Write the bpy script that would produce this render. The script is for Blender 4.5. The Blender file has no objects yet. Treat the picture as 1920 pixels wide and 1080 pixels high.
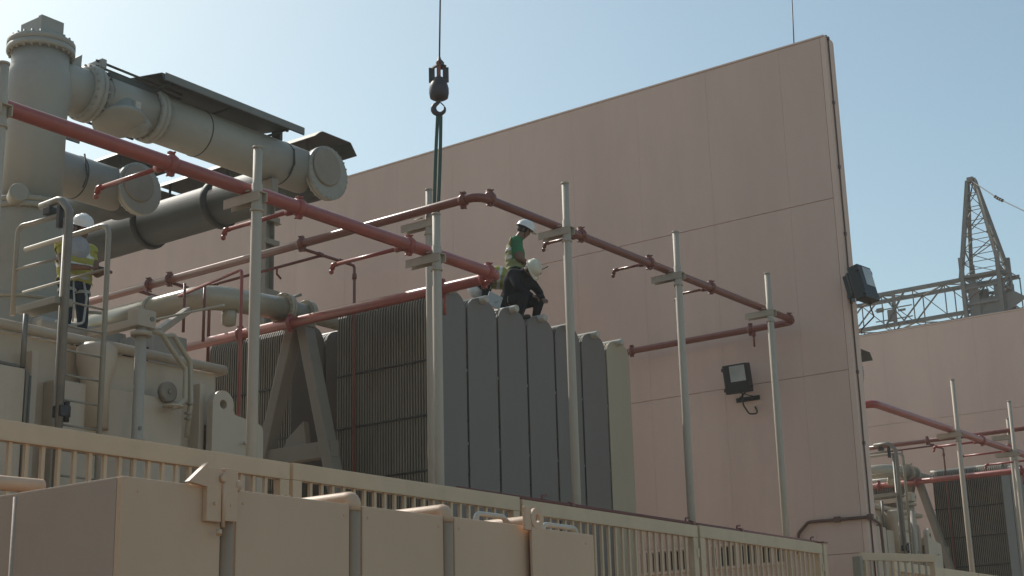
import bpy, bmesh, math, random
from mathutils import Vector, Matrix
random.seed(7)
S = bpy.context.scene
COL = S.collection
PI = math.pi
R = math.radians
V = Vector

# ---------------------------------------------------------------- camera
YAW, PIT, ROL, FPX = 6.30331848e-01, 2.68416012e-01, -2.63318259e-02, 2802.55
Fw = V((math.cos(YAW)*math.cos(PIT), math.sin(YAW)*math.cos(PIT), math.sin(PIT)))
Rt0 = Fw.cross(V((0, 0, 1))).normalized()
Up0 = Rt0.cross(Fw)
Rt = Rt0*math.cos(ROL) + Up0*math.sin(ROL)
Up = Up0*math.cos(ROL) - Rt0*math.sin(ROL)
CAM = V((0, 0, 1.6))
cam = bpy.data.cameras.new('camera')
co = bpy.data.objects.new('camera', cam)
COL.objects.link(co)
M4 = Matrix.Identity(4)
for i in range(3):
    M4[i][0] = Rt[i]; M4[i][1] = Up[i]; M4[i][2] = -Fw[i]; M4[i][3] = CAM[i]
co.matrix_world = M4
cam.sensor_width = 36
cam.lens = FPX/1920*36
cam.clip_end = 3000
S.camera = co

def at(px, py, x=None, y=None, z=None):
    """point of the place seen at a pixel of the 1920x1080 photo, on a plane x=, y= or z= of the site"""
    d = Fw + Rt*((px-960)/FPX) - Up*((py-540)/FPX)
    t = ((x-CAM.x)/d.x if x is not None else (y-CAM.y)/d.y if y is not None else (z-CAM.z)/d.z)
    return CAM + d*t

# ---------------------------------------------------------------- light
SUN_AZ, SUN_EL = R(80), R(43)          # azimuth measured from +X towards +Y
w = bpy.data.worlds.new('World'); S.world = w; w.use_nodes = True
nt = w.node_tree
bg = nt.nodes['Background']
sky = nt.nodes.new('ShaderNodeTexSky'); sky.sky_type = 'NISHITA'; sky.sun_disc = False
sky.sun_elevation = SUN_EL
sky.sun_rotation = R(90) - SUN_AZ
sky.air_density = 1.0; sky.dust_density = 1.5; sky.ozone_density = .6; sky.altitude = 0
tint = nt.nodes.new('ShaderNodeMix'); tint.data_type = 'RGBA'; tint.blend_type = 'MULTIPLY'; tint.inputs[0].default_value = 1
tint.inputs[7].default_value = (.965, 1.02, .875, 1)      # the camera's white balance
nt.links.new(sky.outputs[0], tint.inputs[6]); nt.links.new(tint.outputs[2], bg.inputs[0])
bg.inputs[1].default_value = 0.136
sl = bpy.data.lights.new('sun', 'SUN'); sl.energy = 3.0; sl.angle = R(0.5); sl.color = (1, .95, .87)
so = bpy.data.objects.new('sun', sl); COL.objects.link(so)
sd = V((math.cos(SUN_AZ)*math.cos(SUN_EL), math.sin(SUN_AZ)*math.cos(SUN_EL), math.sin(SUN_EL)))
so.rotation_euler = sd.to_track_quat('Z', 'Y').to_euler()
so.location = (0, 0, 40)
S.view_settings.view_transform = 'Standard'
S.view_settings.look = 'None'
S.view_settings.exposure = 0.12
S.view_settings.gamma = 1.0
S.render.engine = 'CYCLES'
S.cycles.max_bounces = 8
S.cycles.diffuse_bounces = 5

# ---------------------------------------------------------------- materials
def mat(name, col, rough=.6, metal=0., var=.12, scale=3., bump=0., bscale=60., dirt=None, dscale=1.2, dlo=.55, dhi=.75, stretch=None, spec=.5):
    m = bpy.data.materials.new(name); m.use_nodes = True
    t = m.node_tree; b = t.nodes['Principled BSDF']
    tc = t.nodes.new('ShaderNodeTexCoord'); src = tc.outputs['Object']
    if stretch:
        mp = t.nodes.new('ShaderNodeMapping'); mp.inputs['Scale'].default_value = stretch
        t.links.new(src, mp.inputs[0]); src2 = mp.outputs[0]
    else:
        src2 = src
    n = t.nodes.new('ShaderNodeTexNoise'); n.inputs['Scale'].default_value = scale; n.inputs['Detail'].default_value = 6
    n.inputs['Roughness'].default_value = .62
    t.links.new(src2, n.inputs['Vector'])
    r = t.nodes.new('ShaderNodeValToRGB')
    c = V(col)
    r.color_ramp.elements[0].position = .3; r.color_ramp.elements[1].position = .72
    r.color_ramp.elements[0].color = (*(c*(1-var)), 1)
    r.color_ramp.elements[1].color = (*[min(1, k) for k in (c*(1+var))], 1)
    t.links.new(n.outputs[0], r.inputs[0]); out = r.outputs[0]
    if dirt:
        n2 = t.nodes.new('ShaderNodeTexNoise'); n2.inputs['Scale'].default_value = dscale; n2.inputs['Detail'].default_value = 8
        n2.inputs['Roughness'].default_value = .7
        t.links.new(src2, n2.inputs['Vector'])
        mr = t.nodes.new('ShaderNodeMapRange'); mr.inputs[1].default_value = dlo; mr.inputs[2].default_value = dhi
        mr.inputs[3].default_value = 0; mr.inputs[4].default_value = .8
        t.links.new(n2.outputs[0], mr.inputs[0])
        mx = t.nodes.new('ShaderNodeMix'); mx.data_type = 'RGBA'
        t.links.new(mr.outputs[0], mx.inputs[0]); t.links.new(out, mx.inputs[6]); mx.inputs[7].default_value = (*dirt, 1)
        out = mx.outputs[2]
    t.links.new(out, b.inputs['Base Color'])
    b.inputs['Roughness'].default_value = rough; b.inputs['Metallic'].default_value = metal
    b.inputs['Specular IOR Level'].default_value = spec
    if bump:
        n3 = t.nodes.new('ShaderNodeTexNoise'); n3.inputs['Scale'].default_value = bscale; n3.inputs['Detail'].default_value = 4
        t.links.new(src, n3.inputs['Vector'])
        bp = t.nodes.new('ShaderNodeBump'); bp.inputs['Strength'].default_value = bump; bp.inputs['Distance'].default_value = .01
        t.links.new(n3.outputs[0], bp.inputs['Height']); t.links.new(bp.outputs[0], b.inputs['Normal'])
    return m

MT = dict(
    wall=mat('painted_concrete', (.61, .445, .375), .85, var=.09, scale=.5, bump=.35, bscale=35, dirt=(.54, .385, .325), dscale=.7, dlo=.5, dhi=.8, stretch=(1, 1, .22), spec=.2),
    wall_end=mat('wall_plaster', (.66, .49, .41), .85, var=.05, scale=.8, bump=.3, dirt=(.58, .43, .355), stretch=(1, 1, .2), spec=.2),
    fence=mat('fence_paint', (.58, .43, .285), .5, var=.08, scale=2.2, bump=.12, bscale=90, dirt=(.45, .35, .23), dscale=2.5, dlo=.55, dhi=.8),
    panel=mat('enclosure_paint', (.58, .395, .265), .55, var=.07, scale=.9, bump=.15, bscale=25, dirt=(.52, .35, .23), dscale=1.1, dlo=.48, dhi=.75, stretch=(1, 1, .6)),
    pole=mat('pole_paint', (.42, .365, .29), .6, var=.08, scale=2., bump=.1, dirt=(.30, .245, .18), dscale=3., dlo=.55, dhi=.8, stretch=(1, 1, .3)),
    tank=mat('tank_paint', (.52, .43, .33), .45, var=.07, scale=1.2, bump=.1, bscale=40, dirt=(.36, .285, .20), dscale=1.3, dlo=.52, dhi=.78, stretch=(1, 1, .5)),
    turret=mat('turret_paint', (.30, .275, .215), .5, var=.07, scale=1.2, bump=.12, bscale=40, dirt=(.24, .22, .17), dscale=1.1),
    oilpipe=mat('oil_pipe_paint', (.40, .35, .26), .24, var=.06, scale=1.5, bump=.06, dirt=(.32, .28, .20), dscale=1.6),
    red=mat('red_pipe_paint', (.33, .085, .070), .33, var=.14, scale=3., bump=.1, dirt=(.21, .075, .06), dscale=3.5, dlo=.5, dhi=.72),
    redd=mat('dull_red_paint', (.20, .065, .048), .3, var=.15, scale=3., bump=.12, dirt=(.12, .045, .035), dscale=3., dlo=.48, dhi=.7),
    rad=mat('radiator_grey', (.165, .145, .13), .5, var=.06, scale=1.6, bump=.06, dirt=(.14, .12, .10), dscale=1.5, stretch=(1, 1, .35)),
    radfin=mat('radiator_fin_grey', (.24, .205, .155), .55, var=.14, scale=2.2, stretch=(1, 1, .4), dirt=(.17, .14, .10), dscale=1.3, dlo=.48, dhi=.7),
    radlight=mat('radiator_primer', (.40, .34, .245), .5, var=.06, scale=1.4, stretch=(1, 1, .4)),
    radcap=mat('header_paint', (.46, .43, .37), .45, var=.05),
    gis=mat('bus_duct_paint', (.325, .32, .28), .5, var=.08, scale=1., bump=.1, bscale=30, dirt=(.25, .245, .21), dscale=1.1),
    hood=mat('hood_sheet', (.045, .052, .046), .55, var=.1, scale=1.2, dirt=(.032, .037, .033)),
    ductshade=mat('shaded_duct_paint', (.028, .03, .026), .6, var=.1, dirt=(.02, .022, .02)),  # shade under the cross ducts put into one near-black base colour
    lip=mat('hood_lip', (.17, .175, .16), .5, var=.08),
    cream=mat('sunlit_flap_sheet', (.62, .58, .48), .5, var=.06),  # sun on the hood flaps put into a pale overlay colour
    rail=mat('rail_paint', (.30, .27, .215), .42, var=.08),
    frame=mat('frame_paint', (.27, .23, .18), .5, var=.08, scale=1.5, bump=.08, dirt=(.20, .18, .15)),
    dark=mat('dark_metal', (.035, .033, .032), .5, var=.2, bump=.1),
    lamp=mat('lamp_housing', (.022, .022, .022), .45, var=.2),
    brown=mat('conduit_brown', (.13, .07, .05), .5, var=.2),
    galv=mat('galvanised_steel', (.17, .16, .145), .6, metal=.1, var=.12, scale=4, dirt=(.24, .13, .09), dscale=.8, dlo=.55, dhi=.72),
    hoop=mat('weathered_steel_tube', (.20, .19, .165), .45, metal=.2, var=.15, scale=3),
    rope=mat('wire_rope', (.04, .045, .05), .5, metal=.3, var=.2, scale=40),
    sling=mat('sling_webbing', (.045, .09, .07), .8, var=.2, scale=8, bump=.2),
    hook=mat('hook_block', (.05, .043, .05), .5, metal=.2, var=.25, scale=5, dirt=(.14, .05, .03), dscale=4, dlo=.6, dhi=.75),
    hookred=mat('block_red_paint', (.22, .05, .03), .5, var=.3, scale=8),
    panelshade=mat('enclosure_side_shaded', (.40, .315, .25), .55, var=.08, scale=.9, bump=.15, bscale=25, dirt=(.35, .26, .19), dscale=1.1, dlo=.48, dhi=.75, stretch=(1, 1, .5)),  # panel paint again, with the side face's shade mixed into the colour
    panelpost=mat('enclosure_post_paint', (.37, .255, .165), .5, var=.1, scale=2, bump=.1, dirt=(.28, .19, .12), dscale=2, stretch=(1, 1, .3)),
    road=mat('asphalt', (.25, .19, .135), .9, var=.2, scale=1.5, bump=.4, bscale=80, dirt=(.30, .235, .17), dscale=.3),
    ground=mat('yard_concrete', (.42, .35, .27), .9, var=.15, scale=.6, bump=.3, dirt=(.34, .28, .21), dscale=.2),
    helmet=mat('helmet_white', (.72, .72, .70), .3, var=.05, scale=6, dirt=(.5, .49, .45), dscale=9),
    helmetc=mat('helmet_cream', (.62, .59, .46), .35, var=.06, scale=6, dirt=(.5, .46, .36), dscale=7),
    skin=mat('skin_brown', (.17, .085, .05), .55, var=.1, scale=9),
    hair=mat('hair_black', (.012, .010, .009), .7, var=.2),
    green=mat('shirt_green', (.028, .16, .065), .85, var=.2, scale=8, bump=.4, bscale=18),
    hivis=mat('vest_yellow', (.34, .32, .06), .8, var=.18, scale=7, bump=.5, bscale=14, dirt=(.22, .22, .08), dscale=4),
    hivisg=mat('vest_faded', (.22, .23, .10), .8, var=.2, scale=7, bump=.5, bscale=14, dirt=(.16, .15, .08), dscale=5),
    reflect=mat('reflective_band', (.62, .62, .58), .35, var=.15, scale=12),
    overall=mat('dark_overall', (.016, .017, .02), .85, var=.3, scale=5, bump=.5, bscale=12, spec=.15),
    navy=mat('navy_trousers', (.018, .032, .05), .85, var=.25, scale=5, bump=.5, bscale=12, spec=.2),
    greycloth=mat('grey_neck_cloth', (.30, .31, .33), .9, var=.12, scale=9, bump=.3, bscale=16),
    strap=mat('harness_strap', (.36, .37, .34), .8, var=.15, scale=20),
    boot=mat('boot_leather', (.04, .03, .022), .6, var=.2),
    soil=mat('device_black', (.02, .02, .022), .35, var=.1),
    whitep=mat('white_paper', (.75, .75, .72), .6, var=.03),
    lit=mat('cabinet_grey', (.36, .35, .32), .5, var=.05),
)
def glassy():
    m = bpy.data.materials.new('lamp_glass'); m.use_nodes = True
    b = m.node_tree.nodes['Principled BSDF']
    b.inputs['Base Color'].default_value = (.42, .43, .42, 1); b.inputs['Roughness'].default_value = .12
    b.inputs['Coat Weight'].default_value = .6
    t = m.node_tree; n = t.nodes.new('ShaderNodeTexNoise'); n.inputs['Scale'].default_value = 2.2
    r = t.nodes.new('ShaderNodeValToRGB'); r.color_ramp.elements[0].color = (.2, .21, .2, 1); r.color_ramp.elements[1].color = (.55, .56, .54, 1)
    tc = t.nodes.new('ShaderNodeTexCoord'); t.links.new(tc.outputs['Object'], n.inputs['Vector'])
    t.links.new(n.outputs[0], r.inputs[0]); t.links.new(r.outputs[0], b.inputs['Base Color'])
    return m
MT['glass'] = glassy()

# ---------------------------------------------------------------- mesh helpers
def bm_(): return bmesh.new()

def box(bm, a, b, bev=0., M=None):
    """axis aligned box from corner a to corner b, optional bevel and matrix"""
    a = V(a); b = V(b)
    tmp = bmesh.new()
    bmesh.ops.create_cube(tmp, size=1, matrix=Matrix.Translation((a+b)/2) @ Matrix.Diagonal((*[abs(k) for k in (b-a)], 1)))
    if bev:
        bmesh.ops.bevel(tmp, geom=tmp.edges[:], offset=bev, segments=2, profile=.6, affect='EDGES', clamp_overlap=True)
    if M: bmesh.ops.transform(tmp, matrix=M, verts=tmp.verts)
    join(bm, tmp)

def join(bm, tmp):
    me = bpy.data.meshes.new('tmp'); tmp.to_mesh(me); tmp.free(); bm.from_mesh(me); bpy.data.meshes.remove(me)

def fillet(pts, r, n=6):
    pts = [V(p) for p in pts]
    out = [pts[0]]
    for i in range(1, len(pts)-1):
        p, a, b = pts[i], pts[i-1], pts[i+1]
        da, db = (a-p), (b-p)
        la, lb = da.length, db.length
        ang = da.angle(db)
        if ang > R(176): out.append(p); continue
        t = min(r/math.tan(ang/2), la*.48, lb*.48)
        A = p+da.normalized()*t; B = p+db.normalized()*t
        for k in range(n+1):
            s = k/n
            out.append(A*(1-s)**2 + p*2*s*(1-s) + B*s*s)
    out.append(pts[-1])
    return out

def tube(bm, pts, r, seg=14, fil=0., caps=True, radii=None):
    """round tube along a polyline"""
    pts = fillet(pts, fil) if fil else [V(p) for p in pts]
    if radii is None: radii = [r]*len(pts)
    d = (pts[1]-pts[0]).normalized()
    up = V((0, 0, 1)) if abs(d.z) < .9 else V((1, 0, 0))
    u = d.cross(up).normalized(); v = u.cross(d)
    rings = []
    for i, p in enumerate(pts):
        if i == 0: t = pts[1]-pts[0]
        elif i == len(pts)-1: t = pts[-1]-pts[-2]
        else: t = (pts[i+1]-p).normalized()+(p-pts[i-1]).normalized()
        t.normalize()
        q = d.rotation_difference(t); u = q @ u; v = q @ v; d = t
        rings.append([bm.verts.new(p+(u*math.cos(k*2*PI/seg)+v*math.sin(k*2*PI/seg))*radii[i]) for k in range(seg)])
    for i in range(len(rings)-1):
        for k in range(seg):
            f = bm.faces.new((rings[i][k], rings[i][(k+1) % seg], rings[i+1][(k+1) % seg], rings[i+1][k])); f.smooth = True
    if caps:
        bm.faces.new(rings[0][::-1]); bm.faces.new(rings[-1])

def lathe(bm, p0, axis, prof, seg=32):
    """profile [(distance along axis, radius)] turned about axis through p0"""
    p0 = V(p0); a = V(axis).normalized()
    up = V((0, 0, 1)) if abs(a.z) < .9 else V((1, 0, 0))
    u = a.cross(up).normalized(); v = a.cross(u)
    rings = []
    for s, r in prof:
        if r < 1e-5: rings.append([bm.verts.new(p0+a*s)])
        else: rings.append([bm.verts.new(p0+a*s+(u*math.cos(k*2*PI/seg)+v*math.sin(k*2*PI/seg))*r) for k in range(seg)])
    for i in range(len(rings)-1):
        A, B = rings[i], rings[i+1]
        for k in range(seg):
            k2 = (k+1) % seg
            if len(A) == 1 and len(B) == 1: continue
            if len(A) == 1: f = bm.faces.new((A[0], B[k], B[k2]))
            elif len(B) == 1: f = bm.faces.new((A[k2], A[k], B[0]))
            else: f = bm.faces.new((A[k], B[k], B[k2], A[k2]))
            f.smooth = True
    for ring, rev in ((rings[0], False), (rings[-1], True)):
        if len(ring) > 1: bm.faces.new(ring[::-1] if rev else ring)

def prism(bm, poly, ext):
    """polygon (3D points) extruded by the vector ext"""
    ext = V(ext); A = [bm.verts.new(V(p)) for p in poly]; B = [bm.verts.new(V(p)+ext) for p in poly]
    n = len(poly)
    bm.faces.new(A[::-1]); bm.faces.new(B)
    for k in range(n): bm.faces.new((A[k], A[(k+1) % n], B[(k+1) % n], B[k]))

def bar(bm, a, b, wx, wy, bev=0., hint=(0, 0, 1)):
    """rectangular bar from a to b"""
    a = V(a); b = V(b); d = b-a; L = d.length; d.normalize()
    h = V(hint)
    if abs(d.dot(h)) > .98: h = V((1, 0, 0))
    u = d.cross(h).normalized(); v = u.cross(d)
    M = Matrix.Identity(4)
    for i in range(3): M[i][0] = u[i]; M[i][1] = v[i]; M[i][2] = d[i]; M[i][3] = a[i]
    box(bm, (-wx/2, -wy/2, 0), (wx/2, wy/2, L), bev, M)

def angle_bar(bm, a, b, w_, t=.012, hint=(0, 0, 1)):
    a = V(a); b = V(b); d = b-a; L = d.length; d.normalize()
    h = V(hint)
    if abs(d.dot(h)) > .98: h = V((1, 0, 0))
    u = d.cross(h).normalized(); v = u.cross(d)
    M = Matrix.Identity(4)
    for i in range(3): M[i][0] = u[i]; M[i][1] = v[i]; M[i][2] = d[i]; M[i][3] = a[i]
    prism_pts = [(0, 0, 0), (w_, 0, 0), (w_, t, 0), (t, t, 0), (t, w_, 0), (0, w_, 0)]
    prism(bm, [M @ V(p) for p in prism_pts], d*L)

def bolts(bm, c, axis, r, n, br=.014, h=.03):
    c = V(c); a = V(axis).normalized()
    up = V((0, 0, 1)) if abs(a.z) < .9 else V((1, 0, 0))
    u = a.cross(up).normalized(); v = a.cross(u)
    for k in range(n):
        p = c+(u*math.cos((k+.5)*2*PI/n)+v*math.sin((k+.5)*2*PI/n))*r
        tube(bm, [p-a*h, p+a*h], br, 6)

def build(name, bm, m, parent=None, shade=None):
    bmesh.ops.recalc_face_normals(bm, faces=bm.faces[:])
    me = bpy.data.meshes.new(name); bm.to_mesh(me); bm.free()
    me.materials.append(MT[m] if isinstance(m, str) else m)
    o = bpy.data.objects.new(name, me); COL.objects.link(o)
    if parent: o.parent = parent
    return o

def place(o, base):
    """shift a top-level single mesh so its origin sits at base"""
    b = V(base); o.data.transform(Matrix.Translation(-b)); o.location = b
    return o

def tag(o, label, cat, group=None, kind=None):
    if label: o['label'] = label
    if cat: o['category'] = cat
    if group: o['group'] = group
    if kind: o['kind'] = kind
    return o

def thing(name, label, cat, base=(0, 0, 0), group=None):
    o = bpy.data.objects.new(name, None); COL.objects.link(o); o.location = base; o.empty_display_size = .2
    o['off'] = [-k for k in base]
    return tag(o, label, cat, group)

SPLIT = {'flange', 'pipe_clamp', 'toe_board', 'header_pipe', 'stiffener', 'clamp', 'cross_duct_flange', 'tie_bar', 'lug', 'bolt', 'weld_band', 'mid_rail', 'pipe', 'branch_pipe',
         'hinge', 'collar', 'hood_stay', 'tie_rod', 'side_cover', 'conduit', 'bracket', 'damper', 'louvre', 'top_rim', 'body', 'hinge_bracket', 'beam', 'rod_bracket', 'side_drop', 'earth_strap', 'slot', 'harness_strap'}
def pieces(bm, eps=.012):
    """split a bmesh into the pieces that do not touch each other"""
    bm.verts.ensure_lookup_table(); seen = {}; isl = []
    for v in bm.verts:
        if v in seen: continue
        st = [v]; seen[v] = len(isl); cur = []
        while st:
            a = st.pop(); cur.append(a)
            for e in a.link_edges:
                o = e.other_vert(a)
                if o not in seen: seen[o] = len(isl); st.append(o)
        isl.append(cur)
    bb = [[min(v.co[i] for v in c)-eps for i in range(3)]+[max(v.co[i] for v in c)+eps for i in range(3)] for c in isl]
    par = list(range(len(isl)))
    def fd(i):
        while par[i] != i: i = par[i]
        return i
    for i in range(len(isl)):
        for j in range(i):
            if all(bb[i][k] <= bb[j][k+3] and bb[j][k] <= bb[i][k+3] for k in range(3)): par[fd(i)] = fd(j)
    groups = {}
    for i in range(len(isl)): groups.setdefault(fd(i), set()).add(i)
    if len(groups) == 1: return [bm]
    out = []
    for g in groups.values():
        c = bm.copy(); c.verts.ensure_lookup_table(); idx = {k for k, v in enumerate(bm.verts) if seen[v] in g}
        bmesh.ops.delete(c, geom=[v for k, v in enumerate(c.verts) if k not in idx], context='VERTS'); out.append(c)
    bm.free()
    return out
def part(name, bm, m, t, label=None):
    """a part given in site coordinates, parented to thing t (or to a part)"""
    root = t
    while root.parent: root = root.parent
    first = None
    for b_ in (pieces(bm) if name in SPLIT else [bm]):
        o = build(name, b_, m)
        o.data.transform(Matrix.Translation(-V(root.location)))
        o.parent = t
        if label: o['label'] = label
        first = first or o
    return first

def dup(o, off, label, group=None, skip=()):
    c = o.copy(); COL.objects.link(c); c.location = V(o.location)+V(off); c['label'] = label
    if group: c['group'] = group
    for ch in o.children:
        if ch.name.split('.')[0] in skip: continue
        d = ch.copy(); COL.objects.link(d); d.parent = c
        for g in ch.children:
            e = g.copy(); COL.objects.link(e); e.parent = d
    return c

# ---------------------------------------------------------------- ground
b = bm_(); bmesh.ops.create_grid(b, x_segments=1, y_segments=1, size=190)
tag(build('ground', b, 'ground'), 'dusty concrete yard under the transformers', None, kind='structure')

b = bm_(); box(b, (-189, -60, -.2), (189, 9.3, .004))  # added out of view, darker than the yard to cut bounced light
tag(build('road', b, 'road'), 'unseen asphalt road added in front of the transformer bays', None, kind='structure')
# ---------------------------------------------------------------- fire walls
PITCH = 22.2
WX, WY0, WY1, WT, WZ = 22.9, 9.75, 34.0, .36, 12.72
def fire_wall(x, label, gx=0):
    t = thing('fire_wall', label, 'wall', (x, WY0, 0), 'concrete fire walls between the transformer bays')
    c = bm_(); g = .011
    zs = [0.0, .73, 3.73, 6.73, 9.735, WZ]
    for k in range(len(zs)-1):
        y = WY0+.10
        ys = [WY0+.10]+[10.66+1.5*i for i in range(0, 17)]
        ys = [v for v in ys if v < WY1]+[WY1]
        for i in range(len(ys)-1):
            gg = .0006
            box(c, (x, ys[i]+gg, zs[k]+g/2), (x+WT/2-.01, ys[i+1]-gg, zs[k+1]-g/2), .004)
    box(c, (x+.018, WY0+.11, 0), (x+WT-.02, WY1, WZ-.02))
    part('wall_panel', c, 'wall', t)
    c = bm_()
    prism(c, [(x+.0, WY0+.095, WZ-.06), (x+.0, WY0+.06, WZ), (x+.05, WY0, WZ-.02), (x+WT, WY0, WZ-.06), (x+WT, WY0+.095, WZ-.06)], (0, 0, .0001)) if False else None
    box(c, (x-.004, WY0, 0), (x+WT, WY0+.096, WZ-.004), .012)
    part('end_post', c, 'wall_end', t)
    c = bm_(); box(c, (x-.012, WY0+.02, WZ+.001), (x+WT+.012, WY1, WZ+.035), .006)
    part('coping', c, 'wall_end', t)
    c = bm_()
    pts = [(x+.10, WY0-.018, 3.1+i*.6+random.uniform(-.01, .01)) for i in range(17)]
    pts = [(p[0]+random.uniform(-.006, .006), p[1], p[2]) for p in pts]
    tube(c, pts, .013, 8)
    for i in range(0, 17, 2): box(c, (x+.075, WY0-.038, pts[i][2]-.03), (x+.125, WY0+.002, pts[i][2]+.03), .004)
    tube(c, [(x+.10, WY0-.018, 12.68), (x+.10, WY0+.01, WZ+.05), (x+.1, WY0+.6, WZ+.05)], .012, 8)
    part('earth_cable', c, 'brown', t)
    return t
W1 = fire_wall(WX, 'tall pink-beige concrete fire wall whose near end crosses the centre right', )

# long low openings seen through the fence bars near the foot of the wall
for n, (ya, yb) in enumerate(((11.30, 12.62), (12.95, 14.05))):
    t = thing('wall_vent', ('dark slotted vent low on the pink wall behind the rightmost fence panel', 'dark slotted vent low on the pink wall, farther from the wall end')[n], 'vent', (WX-.05, ya, 3.7), 'slotted vents low on the wall')
    c = bm_(); box(c, (WX-.02, ya, 3.70), (WX-.004, yb, 4.0), .002); part('recess', c, 'dark', t)
    c = bm_(); k = int((yb-ya)/.12)
    for i in range(k+1):
        y = ya+(yb-ya)*i/k; box(c, (WX-.05, y-.022, 3.68), (WX-.021, y+.022, 4.02), .003)
    box(c, (WX-.051, ya-.04, 4.021), (WX-.004, yb+.04, 4.06), .004); box(c, (WX-.051, ya-.04, 3.64), (WX-.004, yb+.04, 3.679), .004)
    part('louvre', c, 'wall_end', t)

# conduit with an elbow on the wall
c = bm_()
tube(c, [at(1497, 1040, x=22.86), at(1497, 1000, x=22.86), at(1515, 979, x=22.86), at(1632, 969, x=22.86)], .026, 10, .12)
tube(c, [at(1632, 969, x=22.86), (22.86, WY0-.06, 4.27), (22.98, WY0-.06, 4.26), (23.28, WY0-.06, 4.2), (23.3, WY0-.06, 3.7), (23.3, WY0-.06, 2.4)], .026, 10, .08)
for q in ((1632, 969), (1570, 974)): p = at(*q, x=22.86); box(c, p-V((.03, .05, .045)), p+V((.038, .05, .045)), .008)
o = place(build('conduit_pipe', c, 'brown'), (22.86, 10.9, 3.9)); tag(o, 'thin brown conduit bent across the lower wall and round its near end', 'conduit')

# ---------------------------------------------------------------- fences
def fence_panel(x0, x1, y, z0, z1, label, step=.152, stile0=.12, stile1=.12, group='beige bar fence panels in front of the transformers'):
    t = thing('bar_fence', label, 'fence', (x0, y, z0), group)
    c = bm_(); box(c, (x0, y-.045, z1-.16), (x1, y+.045, z1), .008); part('top_rail', c, 'fence', t)
    c = bm_(); box(c, (x0, y-.04, z0), (x1, y+.04, z0+.12), .008); part('bottom_rail', c, 'fence', t)
    for a, bb in ((x0+.002, x0+stile0), (x1-stile1, x1-.002)):
        c = bm_(); box(c, (a, y-.0425, z0+.121), (bb, y+.0425, z1-.161), .006); part('stile', c, 'fence', t)
    c = bm_(); n = int(round((x1-x0-stile0-stile1)/step)); st = (x1-x0-stile0-stile1)/n
    for k in range(1, n):
        x = x0+stile0+st*k; box(c, (x-.017, y-.017, z0+.119), (x+.017, y+.017, z1-.159), .003)
    part('upright_bars', c, 'fence', t)
    c = bm_()
    for zz in (z1-.35, z0+.35): tube(c, [(x1+.02, y+.03, zz-.06), (x1+.02, y+.03, zz+.06)], .018, 10)
    box(c, (x1-.05, y-.05, z1-.42), (x1+.012, y-.044, z1-.30), .002)
    part('hinge', c, 'fence', t)
    return t
FY, FZ = 9.9, 3.77
fence_panel(5.9, 9.93, FY, 1.35, FZ+.005, 'beige bar fence panel at the far left, under the tank ladder')
fence_panel(9.975, 13.55, FY, 1.35, FZ+.012, 'beige bar fence panel below the ribbed radiator, second from left')
fence_panel(13.60, 17.54, FY, 1.35, FZ-.01, 'beige bar fence panel below the grey radiator plates, second from right')
fence_panel(17.60, 21.36, FY, 1.35, FZ, 'beige bar fence panel at the right against the pink wall')
b = bm_(); box(b, (5.0, 9.72, 0), (21.6, 10.08, 1.3), .02)
tag(place(build('plinth_wall', b, 'wall_end'), (5, 9.9, 0)), 'low concrete plinth under the beige bar fence', 'low wall')
t = thing('fence_post', 'square beige post closing the fence against the pink wall', 'post', (21.43, 9.9, 1.3))
c = bm_(); box(c, (21.37, 9.84, 1.3), (21.49, 9.98, 3.78), .008); part('shaft', c, 'fence', t)
c = bm_(); box(c, (21.35, 9.82, 3.781), (21.51, 10.0, 3.80), .004); part('cap', c, 'redd', t)
# open gate leaf in front of the wall end
g0 = at(1612, 1036, y=9.6); g1 = at(1752, 1040, z=g0.z)
t = thing('gate_leaf', 'beige gate leaf standing open at the foot of the wall end', 'gate', (g0.x, g0.y, 1.2))
gd = (V((g1.x, g1.y, 0))-V((g0.x, g0.y, 0)))
def gp(s, z): return V((g0.x+gd.x*s, g0.y+gd.y*s, z))
c = bm_(); bar(c, gp(0, g0.z-.06), gp(1, g0.z-.06), .07, .12, .006); part('top_rail', c, 'fence', t)
c = bm_(); bar(c, gp(0, 1.3), gp(1, 1.3), .07, .12, .006); part('bottom_rail', c, 'fence', t)
for s in (.04, .96):
    c = bm_(); bar(c, gp(s, 1.36), gp(s, g0.z-.121), .09, .06, .005); part('stile', c, 'fence', t)
c = bm_()
for k in range(1, 10): bar(c, gp(.04+.92*k/10, 1.36), gp(.04+.92*k/10, g0.z-.121), .03, .03)
part('upright_bars', c, 'pole', t)
c = bm_(); p = gp(0, 3.45); box(c, p+V((-.13, -.05, -.17)), p+V((-.025, .08, .15)), .008)
tag(place(build('lock_box', c, 'frame'), p+V((-.1, 0, -.17))), 'small grey box on the hinge side of the open gate leaf', 'box')
# next bay's fence
fence_panel(24.1, 28.1, 9.9, 1.35, 3.66, 'beige bar fence panel right of the open gate leaf')
fence_panel(28.15, 32.1, 9.9, 1.35, 3.66, 'beige bar fence panel at the lower right corner')
# thin red pipe along the fence top
c = bm_(); tube(c, [(12.8, 10.15, 3.835), (22.1, 10.15, 3.835), (22.1, 10.15, 2.6)], .028, 10, .06)
for x in (15.0, 17.9, 19.3): tube(c, [(x-.04, 10.15, 3.835), (x+.04, 10.15, 3.835)], .045, 10)
for x in (14.4, 17.75, 19.2, 21.6): tube(c, [(x, 10.15, 3.84), (x, 10.15, 3.90), (x+.09, 10.15, 3.915)], .014, 8)
tag(place(build('low_red_pipe', c, 'redd'), (12.8, 10.15, 3.83)), 'thin dull red pipe running just behind the fence top', 'pipe')

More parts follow.
